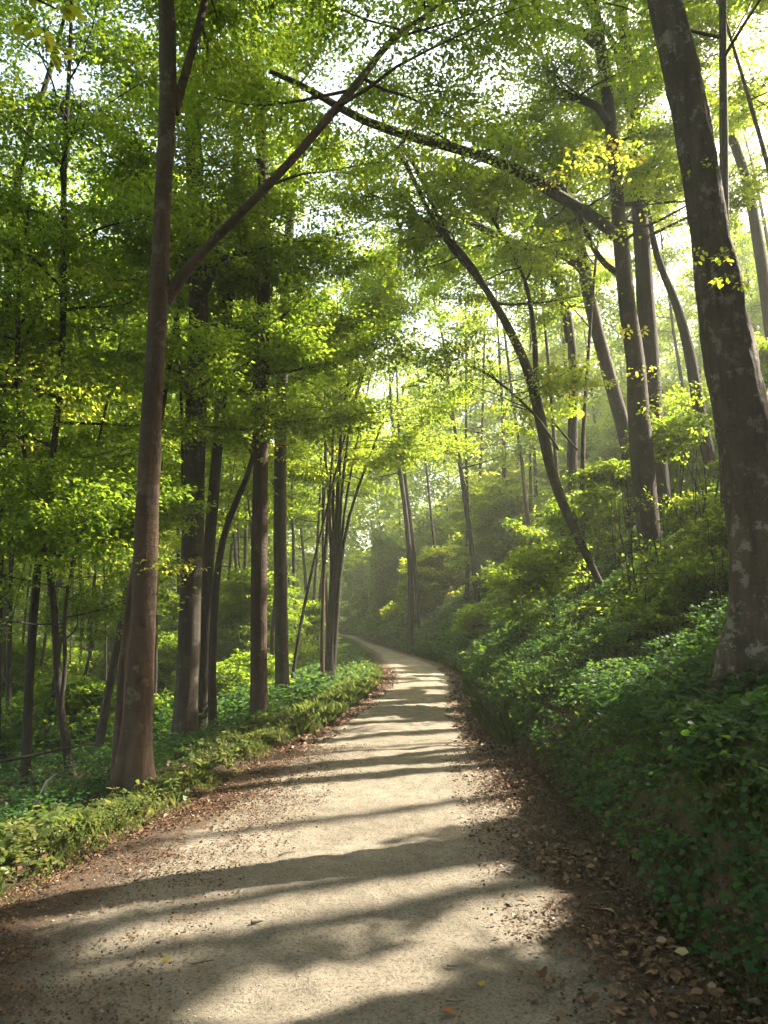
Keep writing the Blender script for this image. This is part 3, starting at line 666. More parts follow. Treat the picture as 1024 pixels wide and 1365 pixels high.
make_tree('slender_tree', 'dark trunk tilting over the bend of the path, thicker of two', 'tree', None, P, R, B_DARK, f0=.5, n=12, Lmax=3.2, leaf=.16, per=12, tint=.6, sub=18)
P, R = px_path([(560, 822, 9), (554, 770, 8), (548, 700, 7), (541, 640, 6), (533, 590, 5)], 36)
P, R = grown(P, np.array(R)*.75, 15, rA)
make_tree('slender_tree', 'thinner companion of the dark tilting trunk over the bend', 'tree', None, P, R, B_DARK, f0=.5, n=12, Lmax=3.0, leaf=.16, per=12, tint=.6, sub=18)

# ------------------------------------------------------------------ the other trees of the wood
rB = np.random.default_rng(23)
placed = [np.array(o.location)[:2] for o in COL.objects if o.parent is None and o.type == 'EMPTY']
def ok(x, y, d): return all((x-p[0])**2+(y-p[1])**2 > d*d for p in placed)
def shade_share(x, y, h=12):
    z0 = float(H(x, y)); zz = np.linspace(z0, z0+h, 40)
    return in_beam(np.stack([np.full(40, x), np.full(40, y), zz], 1)).mean()
def lit_share(x, y):
    zz = np.linspace(float(H(x, y)), 13, 60); return in_lit(np.stack([np.full(60, x), np.full(60, y), zz], 1)).mean()
def best_spot(x, y):
    c = [(x, y)]+[(x+rB.normal(0, 1.0), y+rB.normal(0, 1.0)) for _ in range(90)]
    return min(c, key=lambda q: 3*lit_share(*q)+shade_share(*q)+.02*math.hypot(q[0]-x, q[1]-y))
def wood_tree(x, y, dia, height, label, group, name, **k):
    z0 = float(H(x, y)); r = rB
    lean = r.normal(0, .05, 2); P = [np.array([x, y, z0-.2])]; n = 8
    for i in range(n):
        lean = lean+r.normal(0, .035, 2); P.append(P[-1]+np.array([lean[0], lean[1], 1])*height/n)
    R = np.linspace(dia/2, dia*.07, n+1)
    placed.append(np.array([x, y]))
    D = math.hypot(x, y)
    leaf = float(np.clip(.075+.0035*(D-8), .075, .22))
    kw = dict(f0=.30, n=16, Lmax=.17*height+.4, leaf=leaf, per=18 if D < 20 else (13 if D < 32 else 10), rad=.34+.006*D, spacing=.40+.012*D, tint=r.uniform(.38, .70), sides=10 if D < 20 else 7, sub=16 if D < 20 else 0,
              rough=.05 if D < 20 else 0, flare=.35 if D < 25 else 0, twig=D < 24)
    kw.update(k)
    return make_tree(name, label, 'tree', group, P, R, [B_GREY, B_DARK, B_RED][int(r.integers(0, 3)) if D < 30 else 1], r=np.random.default_rng(int(r.integers(1e9))), **kw)
zones = [
 (58, (9.5, 30), (-15, -1.6), (.05, .13), (10, 16), 'thin pole like stem rising straight from the shaded hollow', 'thin pole like stems in the hollow'),
 (12, (28, 48), (-6, -1.8), (.14, .25), (19, 24), 'tall far tree closing the view on the downhill side of the bend', 'tall far trees at the bend'),
 (12, (28, 48), (2.0, 7), (.14, .25), (17, 22), 'tall far tree closing the view on the uphill side of the bend', 'tall far trees above the bend'),
 (19, (9, 17), (-10, -1.8), (.12, .24), (13, 18), 'mid sized tree filling the canopy above the verge', 'canopy trees above the verge'),
 (14, (10.5, 26), (-4.5, -1.5), (.11, .18), (14, 20), 'slim tree at the verge with its crown spreading over the path', 'slim verge trees with spreading crowns in the canopy'),
 (7, (13, 27), (2.2, 5.5), (.11, .18), (13, 18), 'slim tree low on the slope with its crown spreading over the path', 'slim slope trees with spreading crowns in the canopy'),
 (12, (9, 18), (3.5, 9), (.12, .22), (12, 17), 'mid sized tree on the slope filling the canopy near the close pair', 'canopy trees near the close pair'),
 # n, y range, offset range from the path edge (negative = downhill), dia, height, label, group, name
 (12, (9, 19), (-14, -2.2), (.10, .24), (11, 16), 'slim trunk in the dim downhill wood, close behind the verge trees', 'slim trunks close behind the verge trees'),
 (26, (18, 34), (-22, -2.0), (.12, .32), (13, 19), 'dark trunk deep in the downhill wood among green undergrowth', 'trunks deep in the downhill wood'),
 (22, (33, 62), (-30, -2.0), (.15, .35), (14, 20), 'small far trunk in the downhill wood where the path bends away', 'far trunks in the downhill wood'),
 (10, (10, 20), (5.5, 15), (.12, .30), (11, 17), 'slim trunk on the upper slope behind the close pair', 'slim trunks on the upper slope'),
 (22, (20, 36), (2.5, 20), (.12, .34), (12, 18), 'trunk on the wooded slope above the bend of the path', 'trunks on the slope above the bend'),
 (22, (36, 64), (2.0, 26), (.15, .35), (13, 19), 'pale hazy far trunk on the slope past the bend', 'hazy far trunks on the slope'),
]
for (n, yr, orr, dr, hr, label, group) in zones:
    c = tries = 0
    while c < n and tries < 4000:
        tries += 1
        y = rB.uniform(*yr); o = rB.uniform(*orr)
        x = float(XL(y))+o if o < 0 else float(XR(y))+o
        if abs(x) > .62*y+3.5: continue
        if not ok(x, y, 1.3+.02*y) or shade_share(x, y) > .22 or (y < 11 and lit_share(x, y) > .04): continue
        px, py, dep = project(np.array([[x, y, 3.0]]))
        if 462 < px[0] < 540 and y < 32: continue
        wood_tree(x, y, rB.uniform(*dr), rB.uniform(*hr), label, group, 'wood_tree', **(dict(f0=.48, n=22, Lmax=3.6) if 'filling' in label else dict(f0=.45, n=24, Lmax=4.4, side_bias=math.pi/2*(1 if o < 0 else -1)) if 'spreading' in label else dict(f0=.5, n=12, Lmax=2.2) if 'pole' in label else dict(f0=.46) if o < 0 and y < 36 else {})); c += 1
wood_tree(7.4, 10.95, .40, 17, 'unseen tree added on the uphill side to shade the path', 'trees uphill of the mottled trunk', 'wood_tree', f0=.5, n=16, Lmax=3.6, leaf=.10, per=20)
# unseen trees added uphill, out of the frame, only to shade the path
roofed = 0
for tries in range(6000):
    y = rB.uniform(-1.5, 18); x = rB.uniform(max(4.0, .56*y+1.2), 17)
    if roofed >= 22: break
    if not ok(x, y, 1.5) or lit_share(x, y) > (.012 if y < 11 else .3): continue
    wood_tree(x, y, rB.uniform(.3, .42), rB.uniform(15, 18), 'unseen tree added on the uphill side to shade the path', 'trees uphill of the mottled trunk', 'wood_tree', f0=.24, n=30, Lmax=3.9, leaf=.115, per=24, spacing=.38)
    roofed += 1
for (x, y) in [(-3.2, -6), (3.6, -5), (-5.5, -2.5), (-1.2, -11), (5.5, -9), (-6.5, -9), (2.2, -14), (9, -5)]:  # unseen trees added behind the camera to block sky light
    wood_tree(x, y, .35, 17, 'unseen tree added at the back of the viewpoint to shade the scene', 'unseen shading trees added behind the viewpoint', 'wood_tree', f0=.22, n=24, Lmax=4.2, leaf=.13, per=14, spacing=.5, twig=False)
for (x, y) in [(-4.8, 3.2), (-6.5, 6.2), (-8.5, 9.0)]:
    wood_tree(x, y, .25, 15, 'tree on the downhill side beyond the shaded hollow', 'trees beyond the shaded hollow', 'wood_tree', f0=.36, n=18, Lmax=3.2, leaf=.085, per=20)

bp = [np.array([-3.55, .25, 4.7]), np.array([-3.0, 1.3, 4.75]), np.array([-2.3, 2.4, 4.6]), at(20, -8, 3.1), at(75, 12, 3.35)]
wood_tree(-3.6, .2, .25, 15, 'tree just outside the frame dangling bright leaves into the upper corner', 'trees beyond the shaded hollow', 'wood_tree', f0=.36, n=18, Lmax=3.2, leaf=.085, per=20,
          branches=[(bp, [.035, .028, .02, .012, .004])], sprays=[(at(30, 8, 3.1), .22, 34, .75, .085), (at(66, 22, 3.3), .16, 22, .8, .08)])
# saplings -----------------------------------------------------
def sapling(x, y, h, label, group, tint, dens=1.0, spread=.42):
    D = math.hypot(x, y); z0 = float(H(x, y)); r = np.random.default_rng(int(rB.integers(1e9)))
    base = np.array([x, y, z0]); t = thing('sapling', base, label, 'sapling', group)
    tb = Tubes(); C, Dd = [], []
    for s in range(int(r.integers(1, 4))):
        az = r.uniform(0, 6.28); P = [base+np.array([0, 0, -.1])]; ln = r.uniform(.05, .3)
        hh = h*r.uniform(.7, 1.05)
        for i in range(5): P.append(P[-1]+np.array([math.sin(az)*ln+r.normal(0, .06), math.cos(az)*ln+r.normal(0, .06), 1])*hh/5)
        P = np.array(P); R = np.linspace(.008+.004*h, .004, 6)
        tb.add(P, R, 5)
        c, d = limbs(tb, P, R, r, .18, int(6+3*h), spread*h+.25, .36+.008*D, D < 22, (35, 5))
        C.append(c); Dd.append(d)
    C = np.concatenate(C); Dd = np.concatenate(Dd)
    if len(C) == 0:
        bpy.data.objects.remove(t); return
    tb.build('stem', B_DARK, t, base)
    def f(p): 
        k = p[:, 2] > H(p[:, 0], p[:, 1])
        xc = (XL(p[:, 1])+XR(p[:, 1]))/2; k &= ~((p[:, 0] > XL(p[:, 1])-.1) & (p[:, 0] < XR(p[:, 1])+.05))
        k &= ~((p[:, 0] > XR(p[:, 1])) & in_beam(p))
        return k
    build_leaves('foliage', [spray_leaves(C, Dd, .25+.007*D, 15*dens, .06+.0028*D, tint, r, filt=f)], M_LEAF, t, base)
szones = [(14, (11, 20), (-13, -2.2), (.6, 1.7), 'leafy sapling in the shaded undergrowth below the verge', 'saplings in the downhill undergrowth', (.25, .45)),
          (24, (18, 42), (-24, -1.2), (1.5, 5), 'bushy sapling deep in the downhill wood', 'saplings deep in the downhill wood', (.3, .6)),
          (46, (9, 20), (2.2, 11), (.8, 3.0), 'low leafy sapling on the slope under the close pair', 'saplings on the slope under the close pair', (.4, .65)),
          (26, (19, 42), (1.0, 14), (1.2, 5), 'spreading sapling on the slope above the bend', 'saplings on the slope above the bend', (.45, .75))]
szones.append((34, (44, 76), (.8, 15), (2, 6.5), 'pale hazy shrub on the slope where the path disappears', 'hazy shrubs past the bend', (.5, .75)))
sap_at = []
for (n, yr, orr, hr, label, group, tr) in szones:
    c = tries = 0
    while c < n and tries < 4000:
        tries += 1; y = rB.uniform(*yr); o = rB.uniform(*orr); x = float(XL(y))+o if o < 0 else float(XR(y))+o
        if abs(x) > .58*y+1.5 or not ok(x, y, .7): continue
        if any((x-a)**2+(y-b)**2 < 1.2 for a, b in sap_at): continue
        if o < 0 and 512+F*(x+.3*hr[1])/y > (395 if y < 26 else 445): continue
        if o < 0 and y < 14 and 512+F*x/y < 215: continue
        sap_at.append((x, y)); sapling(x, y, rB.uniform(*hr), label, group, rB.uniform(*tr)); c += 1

for k, (a_, b_, y_) in enumerate([(800, 700, 15), (835, 735, 13), (880, 720, 12.5), (925, 690, 13), (955, 740, 11.5), (915, 770, 10.5), (770, 740, 15.5), (860, 800, 10.5), (960, 820, 9), (740, 770, 14.5), (780, 660, 18), (700, 720, 20), (900, 650, 16), (955, 640, 15), (730, 680, 22), (650, 740, 24)]):
    q = at(a_, b_, y_); sapling(q[0], q[1], [1.7, 1.3, 2.2, 2.6, 1.9, 1.2, 1.5, .9][k % 8]*(1.3 if y_ > 14 else .9), 'layered green sapling on the slope between the massive trunk and the leaning tree', 'layered saplings on the slope', .42+.03*(k % 5), 1.3, .55)
# ------------------------------------------------------------------ ground cover
def scatter(n, fx, yr, dens=None, power=1.0):
    y = yr[0]+(yr[1]-yr[0])*RNG.random(n)**power; x = fx(y, RNG.random(n))
    if dens is not None:
        k = RNG.random(n) < dens(x, y); x, y = x[k], y[k]
    return x, y
def cover_part(x, y, L, hmax, shape, tint, per=5, tilt=.45, tsd=.14):
    m = len(x); nrm_ = HN(x, y); h = hmax*RNG.random(m)**.7*(.35+.9*fbm(x*1.1, y*1.1, 0, 61))
    base = np.stack([x, y, H(x, y)], 1)+nrm_*(h*.3)[:, None]; base[:, 2] += h*.8
    a = RNG.uniform(0, 6.28, (m, per)); rr = (L*RNG.uniform(.3, 1.3, (m, per)))
    out = np.stack([np.cos(a), np.sin(a), RNG.normal(.0, .25, (m, per))], -1)
    p = (base[:, None]+out*rr[..., None]*.8).reshape(-1, 3)
    nn = (nrm_[:, None]*.55+np.array([0, 0, .6])+RNG.normal(0, tilt, (m, per, 3))).reshape(-1, 3)
    t = np.clip(tint+.35*(fbm(x*.8, y*.8, 0, 66)-.5)+RNG.normal(0, tsd, m), 0, 1)
    t = np.clip(np.repeat(t, per)+RNG.normal(0, .07, m*per), 0, 1)
    ll = L*RNG.uniform(.6, 1.25, m*per)
    return leaf_mesh(p, out.reshape(-1, 3)+RNG.normal(0, .2, (m*per, 3)), nn, ll, ll*.8, shape, t)
parts = []
# bank close to the camera: rounded lobed leaves
def nearbank(x, y): return np.clip((fbm(x*1.4, y*1.4, 0, 70)-.22)*3.2, 0, 1)*sm((x-XR(y)-.42)/.3)
x, y = scatter(7000, lambda y, q: XR(y)+.3+q*3.2, (2.3, 8.2), nearbank); parts.append(cover_part(x, y, .047, .30, 'round', .34, 6))
x, y = scatter(15000, lambda y, q: XR(y)+.4+q*3.4, (3.5, 9.5), nearbank); parts.append(cover_part(x, y, .030, .24, 'beech', .42, 6))
x, y = scatter(2600, lambda y, q: XR(y)+.1+q*.5, (2.4, 7.5), lambda x, y: fbm(x*2, y*2, 0, 71)*1.1-.2); parts.append(cover_part(x, y, .038, .13, 'round', .5, 5))
x, y = scatter(34000, lambda y, q: XR(y)+.12+q**1.2*7.5, (7.5, 17), lambda x, y: np.clip(fbm(x*1.2, y*1.2, 0, 72)*3.4-1.15, 0, 1)); parts.append(cover_part(x, y, .045, .40, 'rhomb', .46, 7))
x, y = scatter(26000, lambda y, q: XR(y)+.05+q**1.2*12, (16, 42), lambda x, y: np.clip(fbm(x*.8, y*.8, 0, 73)*2.4-.35, 0, 1)); parts.append(cover_part(x, y, .11, .5, 'rhomb', .55, 6))
x, y = scatter(26000, lambda y, q: XR(y)+.05+q*26, (40, 110)); parts.append(cover_part(x, y, .26, 1.1, 'rhomb', .6, 6))
x, y = scatter(14000, lambda y, q: XL(y)-.2-q*26, (40, 110), lambda x, y: ~((512+F*x/np.maximum(y, 1) > 425) & (y < 75))); parts.append(cover_part(x, y, .26, 1.1, 'rhomb', .55, 6))
g = merge(parts); props(add_mesh('bank_undergrowth', g[0], g[1], M_COVER, attrs={'tint': g[2]}), 'leafy green ground cover clothing the bank and slope above the path', 'ground cover', None, 'stuff')
def low_bend(x, y): px = 512+F*x/np.maximum(y, 1); return ~((px > 440) & (y < 60))
parts = []
x, y = scatter(20000, lambda y, q: XL(y)-.8-q**1.2*9, (3.6, 14), lambda x, y: np.clip(fbm(x*1.0, y*1.0, 0, 74)*2.2-.45, 0, 1)); parts.append(cover_part(x, y, .04, .30, 'rhomb', .32, 6))
x, y = scatter(24000, lambda y, q: XL(y)-.6-q**1.2*18, (13, 42), lambda x, y: np.clip(fbm(x*.7, y*.7, 0, 75)*2.2-.4, 0, 1)*low_bend(x, y)); parts.append(cover_part(x, y, .10, .55, 'rhomb', .38, 6))
x, y = scatter(4200, lambda y, q: XL(y)-.4-q*5, (19, 66)); parts.append(cover_part(x, y, .11, .13, 'rhomb', .5, 6))
g = merge(parts); props(add_mesh('hollow_undergrowth', g[0], g[1], M_COVER, attrs={'tint': g[2]}), 'dim green undergrowth covering the floor of the downhill wood', 'undergrowth', None, 'stuff')
# weeds and grass of the verge
parts = []
x, y = scatter(5000, lambda y, q: XL(y)-.2-q*.6, (3.4, 15), lambda x, y: np.clip(fbm(x*1.6, y*1.6, 0, 76)*2.6-.6, 0, 1), 1.3)
parts.append(cover_part(x, y, .019, .14, 'beech', .68, 6))
x, y = scatter(1500, lambda y, q: XL(y)-.15-q*.8, (3.4, 12), lambda x, y: np.clip(fbm(x*2, y*2, 0, 77)*3-1.2, 0, 1), 1.2); parts.append(cover_part(x, y, .042, .24, 'round', .6, 6))
g = merge(parts); props(add_mesh('verge_weeds', g[0], g[1], M_GRASS, attrs={'tint': g[2]}), 'bright low weeds growing through the sunlit grass verge', 'weeds', None, 'stuff')
def blades(x, y, h, w, tint):
    m = len(x); a = RNG.uniform(0, 6.28, m); d = np.stack([np.cos(a), np.sin(a), 0*a], 1); s = np.stack([-np.sin(a), np.cos(a), 0*a], 1)
    hh = h*RNG.uniform(.3, 1.35, m); b = np.stack([x, y, H(x, y)-.01], 1); bend = RNG.uniform(.1, .75, m)
    up = np.array([0, 0, 1.0])
    c1 = b+up*(hh*.55)[:, None]+d*(hh*bend*.25)[:, None]; c2 = b+up*(hh*(1-.35*bend))[:, None]+d*(hh*bend)[:, None]
    wv = s*(w*RNG.uniform(.6, 1.2, m))[:, None]
    V = np.stack([b-wv, b+wv, c1+wv*.8, c2, c1-wv*.8], 1).reshape(-1, 3)
    t = np.clip(tint+.3*(fbm(x, y, 0, 80)-.5)+RNG.normal(0, .16, m), 0, 1)
    return V, np.arange(m*5).reshape(-1, 5), np.repeat(t, 5)
parts = []
x, y = scatter(42000, lambda y, q: XL(y)+.10-q*.66, (3.2, 11), lambda x, y: np.clip(fbm(x*3.5, y*3.5, 0, 81)*3.4-1.15, 0, 1)*np.clip(.12+(XL(y)+.1-x)*1.6, 0, 1), 1.2); parts.append(blades(x, y, (.04+.16*fbm(x*4, y*4, 0, 87))*np.clip(.25+(XL(y)-x)*2.2, .2, 1), .0018, .6))
x, y = scatter(26000, lambda y, q: XL(y)+.08-q*1.2, (10.5, 36), lambda x, y: np.clip(fbm(x*2, y*2, 0, 82)*2.4-.4, 0, 1), 1.2); parts.append(blades(x, y, np.where(y > 17, .10, .2), .005, .55))
x, y = scatter(26000, lambda y, q: XL(y)-.1-q*4.5, (18, 66)); parts.append(blades(x, y, .11, .011, .5))
x, y = scatter(20000, lambda y, q: XR(y)-.05+q*1.0, (9.5, 36), lambda x, y: np.clip(fbm(x*2, y*2, 0, 83)*2.4-.5, 0, 1), 1.2); parts.append(blades(x, y, .28, .006, .35))
x, y = scatter(16000, lambda y, q: XR(y)+.04+q*.75, (2.4, 9), lambda x, y: np.clip(fbm(x*2.5, y*2.5, 0, 84)*3-1.05, 0, 1)); parts.append(blades(x, y, .07, .0016, .35))
x, y = scatter(5000, lambda y, q: XR(y)+.35+q*.35, (2.4, 9), lambda x, y: np.clip(fbm(x*1.8, y*1.8, 0, 85)*3-1.1, 0, 1)); parts.append(blades(x, y, .12, .0016, .4))
g = merge(parts); props(add_mesh('grass', g[0], g[1], M_GRASS, attrs={'tint': g[2]}), 'fine green grass fringing both edges of the path', 'grass', None, 'stuff')
# dead leaves
def litter_part(x, y, zf, L, tint):
    m = len(x); a = RNG.uniform(0, 6.28, m); d = np.stack([np.cos(a), np.sin(a), RNG.normal(0, .22, m)], 1)
    n = nrm(np.stack([RNG.normal(0, .35, m), RNG.normal(0, .35, m), np.ones(m)], 1)+.6*(HN(x, y)-np.array([0, 0, 1])))
    ll = L*RNG.uniform(.5, 1.3, m); p = np.stack([x, y, zf(x, y)+.004+RNG.random(m)*.02], 1)
    return leaf_mesh(p, d, n, ll, ll*.62, 'dead', np.clip(tint+RNG.normal(0, .24, m), 0, 1))
def both(x, y): 
    inside = (x > XL(y)-.02) & (x < XR(y)+.02)
    return np.where(inside, np.maximum(PZ(x, y), H(x, y)), H(x, y))
parts = []
x, y = scatter(60000, lambda y, q: XR(y)+.28-q*1.35, (2.3, 9), lambda x, y: np.clip(1.0-(XR(y)-x)/.95, 0, 1)**1.2*np.clip(fbm(x*2.2, y*2.2, 0, 90)*2.6-.55, 0, 1), 1.15); parts.append(litter_part(x, y, both, .024, .33))
x, y = scatter(60000, lambda y, q: XL(y)-.15+q*1.5, (3.0, 9.5), lambda x, y: np.clip(1.0-(x-XL(y))/1.35, 0, 1)**1.1*np.clip(fbm(x*2.2, y*2.2, 0, 91)*2.6-.6, 0, 1), 1.15); parts.append(litter_part(x, y, both, .019, .36))
x, y = scatter(12000, lambda y, q: XL(y)+q*(XR(y)-XL(y)), (2.2, 9), lambda x, y: np.clip(fbm(x*3, y*3, 0, 92)*2.2-.75, 0, 1)); parts.append(litter_part(x, y, both, .0085, .2))
x, y = scatter(9000, lambda y, q: XR(y)+.15-q*.7, (9, 24), lambda x, y: np.clip(1.0-(XR(y)-x)/.6, 0, 1)); parts.append(litter_part(x, y, both, .06, .45))
x, y = scatter(6000, lambda y, q: XL(y)-.1+q*.6, (9, 24), lambda x, y: np.clip(1.0-(x-XL(y))/.5, 0, 1)); parts.append(litter_part(x, y, both, .06, .45))
x, y = scatter(12000, lambda y, q: XL(y)-.6-q*8, (4, 14)); parts.append(litter_part(x, y, H, .055, .3))
x, y = scatter(9000, lambda y, q: XR(y)+.3+q*5, (6.5, 15)); parts.append(litter_part(x, y, H, .055, .45))
x, y = scatter(7000, lambda y, q: XR(y)+.3-q*1.1, (2.3, 10), lambda x, y: np.clip(1.0-(XR(y)-x)/.9, 0, 1)*np.clip(fbm(x*1.6, y*1.6, 0, 93)*3-1.1, 0, 1), 1.15); parts.append(litter_part(x, y, both, .05, .5))
x, y = scatter(4500, lambda y, q: XL(y)-.7+q*1.4, (3.0, 10), lambda x, y: np.clip(1.0-(x-XL(y))/.8, 0, 1)*np.clip(fbm(x*1.6, y*1.6, 0, 94)*3-1.1, 0, 1), 1.15); parts.append(litter_part(x, y, both, .042, .5))
g = merge(parts); props(add_mesh('leaf_litter', g[0], g[1], M_DEAD, attrs={'tint': g[2]}), 'brown dead leaves drifted along both edges of the path', 'leaf litter', None, 'stuff')
# grit on the path
ico = np.array([(0, 0, 1), (.9, 0, .3), (.28, .85, .3), (-.72, .53, .3), (-.72, -.53, .3), (.28, -.85, .3), (0, 0, -.5)])
icf = np.array([(0, 1, 2), (0, 2, 3), (0, 3, 4), (0, 4, 5), (0, 5, 1), (6, 2, 1), (6, 3, 2), (6, 4, 3), (6, 5, 4), (6, 1, 5)])
x, y = scatter(6500, lambda y, q: XL(y)+.1+q*(XR(y)-XL(y)-.2), (2.2, 9), lambda x, y: np.clip(fbm(x*1.7, y*1.7, 0, 95)*2.4-.6, 0, 1), 1.3)
m = len(x); s = .0022+.0065*RNG.random(m)**4; ra = RNG.uniform(0, 6.28, m); c, sn = np.cos(ra), np.sin(ra)
q = ico[None]*(s[:, None]*RNG.uniform(.6, 1.3, (m, 1)))[..., None]*RNG.uniform(.8, 1.2, (m, 7, 1))
V = np.stack([q[..., 0]*c[:, None]-q[..., 1]*sn[:, None], q[..., 0]*sn[:, None]+q[..., 1]*c[:, None], q[..., 2]*.7], -1)+np.stack([x, y, PZ(x, y)], 1)[:, None]
props(add_mesh('gravel', V.reshape(-1, 3), [(np.arange(m)[:, None, None]*7+icf[None]).reshape(-1, 3)], M_STONE), 'fine stony grit strewn over the sandy path', 'gravel', None, 'stuff')

x, y = scatter(5200, lambda y, q: XR(y)+.0+q*.62, (2.3, 10), lambda x, y: np.clip(fbm(x*2.4, y*2.4, 0, 96)*3-1.0, 0, 1), 1.2)
m = len(x); sz = .004+.024*RNG.random(m)**5; ra = RNG.uniform(0, 6.28, m); c, sn = np.cos(ra), np.sin(ra)
q = ico[None]*(sz[:, None]*RNG.uniform(.6, 1.3, (m, 1)))[..., None]*RNG.uniform(.7, 1.3, (m, 7, 1))
V = np.stack([q[..., 0]*c[:, None]-q[..., 1]*sn[:, None], q[..., 0]*sn[:, None]+q[..., 1]*c[:, None], q[..., 2]*.8], -1)+np.stack([x, y, H(x, y)+.02], 1)[:, None]
props(add_mesh('rubble', V.reshape(-1, 3), [(np.arange(m)[:, None, None]*7+icf[None]).reshape(-1, 3)], plain('crumbled_soil', (.045, .030, .018), (.13, .09, .055), 30)), 'crumbled soil and small stones shed by the cut bank', 'rubble', None, 'stuff')

# ------------------------------------------------------------------ small things one can point to
def fern(x, y, size, label, seed, tint=.6):
    r = np.random.default_rng(seed); base = np.array([x, y, float(H(x, y))]); parts = []; tb = Tubes()
    t = thing('fern', base, label, 'fern', 'ferns along the verge')
    for k in range(9):
        az = k*.7+r.normal(0, .15); L = size*r.uniform(.8, 1.15); e = r.uniform(.6, 1.1); P = [base.copy()]
        for i in range(12):
            e -= .13; P.append(P[-1]+np.array([math.sin(az)*math.cos(e), math.cos(az)*math.cos(e), math.sin(e)])*L/12)
        P = np.array(P); tb.add(P, np.linspace(.004, .001, 13), 3)
        for i in range(2, 13):
            w = L*.30*math.sin(math.pi*(i/13.5)**.7)
            d = nrm(P[i]-P[i-1]); s = nrm(np.cross(d, [0, 0, 1.0])); n = np.cross(s, d)
            for sg in (-1, 1):
                for off in (0, .5):
                    parts.append(leaf_mesh((P[i]-(P[i]-P[i-1])*off)[None], (s*sg+d*.35-n*.1+r.normal(0, .05, 3))[None], (n+r.normal(0, .15, 3))[None], np.array([w]), np.array([w*.26]), 'beech', np.array([tint+r.normal(0, .06)])))
    build_leaves('fronds', parts, M_GRASS, t, base); tb.build('stalks', M_TWIG, t, base)
p = onz(105, 1095); fern(p[0]-.15, p[1], .50, 'largest arching fern below the big brown trunk', 1)
p = onz(35, 1125); fern(p[0]-.05, p[1], .42, 'dense fern low at the edge of the picture, above the shaded litter', 2, .5)
p = onz(165, 1085); fern(p[0]-.05, p[1], .30, 'small fern touching the foot of the big brown trunk', 3, .65)
p = onz(5, 1165); fern(p[0]-.1, p[1], .36, 'dull green fern half out of the picture on the shaded verge', 4, .35)

def loose_leaf(px, py, L, material, label, tilt=.2):
    p = onz(px, py, .03); p[2] = float(both(p[0], p[1]))+.008
    r = np.random.default_rng(int(px)); a = r.uniform(0, 6.28)
    V, Fq, T = leaf_mesh(np.zeros((1, 3)), np.array([[math.cos(a), math.sin(a), tilt]]), np.array([[.2, -.2, 1.0]]), np.array([L]), np.array([L*.7]), 'dead', np.array([.5]))
    V = np.concatenate([V, V-np.array([0, 0, .0015])]); K = Fq.shape[1]
    o = add_mesh('fallen_leaf', V, [Fq, Fq[:, ::-1]+K], material, attrs={'tint': np.full(len(V), .5)}); o.location = p
    props(o, label, 'leaf', 'fallen leaves lying on the path')
loose_leaf(216, 1287, .05, M_FALLEN, 'yellow green leaf lying alone in the shaded gravel')
loose_leaf(608, 1358, .07, M_ORANGE, 'curled orange leaf at the bottom edge of the path')
loose_leaf(635, 1318, .05, M_FALLEN, 'dull yellow leaf a step beyond the orange leaf')
loose_leaf(896, 1268, .085, M_TAN, 'pale tan leaf at the foot of the mossy bank')
loose_leaf(822, 1218, .09, M_TAN, 'large curled tan leaf in the dark litter below the bank')
loose_leaf(961, 951, .07, M_ORANGE, 'rusty red leaf caught in the green bank plants')
def twig(pts, w, label, material=M_TWIG, name='twig', zoff=.012, fork=None, raised=False):
    P = []
    for (px, py, *h) in pts:
        if raised: P.append(at(px, py, h[0]))
        else:
            q = onz(px, py, .03); q[2] = float(both(q[0], q[1]))+zoff; P.append(q)
    P = np.array(P); base = P[0].copy(); tb = Tubes(); tb.add(P, np.linspace(w, w*.4, len(P)), 6, .15, 0, seed=int(pts[0][0]))
    if fork is not None:
        m = P[len(P)//2]; tb.add(np.array([m, m+np.array(fork)*.5, m+np.array(fork)]), [w*.6, w*.4, w*.2], 5)
    o = tb.build(name, material, None, base); o.location = base
    props(o, label, 'twig' if name == 'twig' else 'branch', 'twigs and sticks on the ground')
twig([(255, 1290), (268, 1287), (286, 1285)], .005, 'thin dark twig near the lone yellow green leaf', fork=(.03, .04, .01))
twig([(335, 1235), (343, 1233), (350, 1232)], .009, 'short thick dark twig lying in the sunlit gravel')
twig([(594, 1341), (606, 1342), (620, 1340)], .004, 'forked dry twig beside the curled orange leaf', fork=(.02, -.03, .012))
twig([(596, 1290), (603, 1292), (610, 1293)], .004, 'tiny dark twig in the shade in the middle of the path')
twig([(372, 1143), (380, 1140), (394, 1138)], .006, 'slender twig across the shadow band farther up the path')
twig([(44, 1088, 7.3), (46, 1072, 7.3), (55, 1058, 7.3), (62, 1042, 7.3), (76, 1031, 7.2)], .018, 'pale bare dead branch curving up out of the hollow', M_PALE, 'dead_branch', raised=True, fork=(.05, 0, .1))
twig([(-30, 1020, 9.2), (40, 1008, 9.2), (85, 998, 9.4), (130, 990, 9.8)], .025, 'dark fallen branch lying across the hollow behind the pale dead branch', B_DARK, 'dead_branch', raised=True)

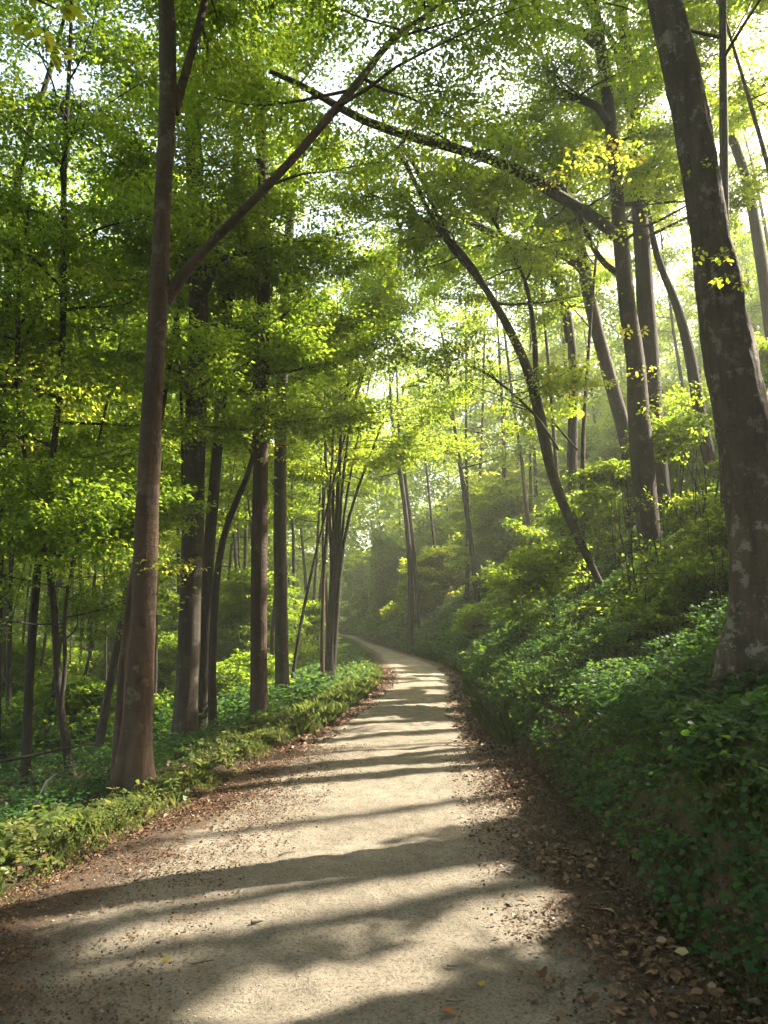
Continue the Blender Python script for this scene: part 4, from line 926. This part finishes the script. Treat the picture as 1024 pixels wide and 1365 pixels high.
# ------------------------------------------------------------------ wood in the far distance
r = np.random.default_rng(77)
Cc = []
for k in range(760):
    y = 46+80*r.random()**1.3; x = r.uniform(-.62*y-6, .62*y+10); z0 = float(H(x, y)); hh = r.uniform(12, 26)
    for j in range(10):
        a = r.uniform(0, 6.28); q = r.uniform(.2, 3.4); zz = r.uniform(.06, 1)*hh
        Cc.append((x+math.cos(a)*q, y+math.sin(a)*q, z0+zz))
Cc = np.array(Cc)
def farfilt(p): return (fbm((p@E1)*.22, (p@E2)*.22, 0, 91, 2) < .63) & ~in_beam(p) & ~((np.abs(p[:, 0]-(XL(p[:, 1])+XR(p[:, 1]))/2) < 2.0) & (p[:, 2] < 5) & (p[:, 1] < 78))
q = spray_leaves(Cc, r.normal(0, 1, Cc.shape), 1.5, 30, .36, .6, r, flat=.22, filt=farfilt)
props(add_mesh('distant_wood', q[0], [q[1]], M_LEAF, attrs={'tint': q[2]}), 'hazy mass of sunlit foliage closing the view far behind the bend', 'wood', None, 'stuff')

# ------------------------------------------------------------------ sun, sky, camera
w = bpy.data.worlds.new('World'); scene.world = w; w.use_nodes = True
nt = w.node_tree; bg = nt.nodes['Background']; sky = nt.nodes.new('ShaderNodeTexSky'); sky.sky_type = 'NISHITA'; sky.sun_disc = False
sky.sun_elevation = EL; sky.sun_rotation = AZ; sky.air_density = 1.0; sky.dust_density = 4.0; sky.ozone_density = .3
nt.links.new(mixc(nt, 1.0, sky.outputs[0], (1.0, .93, .78)), bg.inputs[0]); nt.nodes['Mix'].blend_type = 'MULTIPLY'; bg.inputs[1].default_value = .15
ld = bpy.data.lights.new('sun', 'SUN'); ld.energy = 5.0; ld.angle = math.radians(.5); ld.color = (1, .885, .71)
lo = bpy.data.objects.new('sun', ld); COL.objects.link(lo); lo.rotation_euler = Vector(SUN).to_track_quat('Z', 'Y').to_euler(); lo.location = (20, 10, 30)

cd = bpy.data.cameras.new('camera'); cam = bpy.data.objects.new('camera', cd); COL.objects.link(cam)
cd.sensor_fit = 'VERTICAL'; cd.sensor_height = 36; cd.lens = 36*F/1365; cd.clip_end = 1000; cd.clip_start = .05
cam.location = (0, 0, CAMZ); cam.rotation_euler = (math.pi/2+TILT, 0, 0); scene.camera = cam

HAZE = 0.0013
if HAZE:
    m, nt_, N = mat('haze_air'); v = N('ShaderNodeVolumePrincipled', Density=HAZE); v.inputs['Color'].default_value = (.93, .96, .90, 1); v.inputs['Anisotropy'].default_value = .3
    o = N('ShaderNodeOutputMaterial'); nt_.links.new(v.outputs[0], o.inputs['Volume'])
    V = np.array([(a, b, c) for c in (-8, 34) for b in (-70, 350) for a in (-330, 340)], float)
    props(add_mesh('haze', V, [np.array([(0, 2, 3, 1), (4, 5, 7, 6), (0, 1, 5, 4), (2, 6, 7, 3), (0, 4, 6, 2), (1, 3, 7, 5)])], m), kind='stuff')

scene.render.engine = 'CYCLES'; cy = scene.cycles
cy.use_denoising = True; cy.max_bounces = 12; cy.diffuse_bounces = 6; cy.transmission_bounces = 9; cy.glossy_bounces = 2; cy.volume_bounces = 1; cy.transparent_max_bounces = 4
cy.use_adaptive_sampling = True; cy.sample_clamp_indirect = 6
vs = scene.view_settings; vs.view_transform = 'Standard'; vs.look = 'None'; vs.exposure = 2.5; vs.gamma = 1
print('LEAVES', sum(len(o.data.polygons) for o in COL.objects if o.type == 'MESH'), 'objects', len(COL.objects))
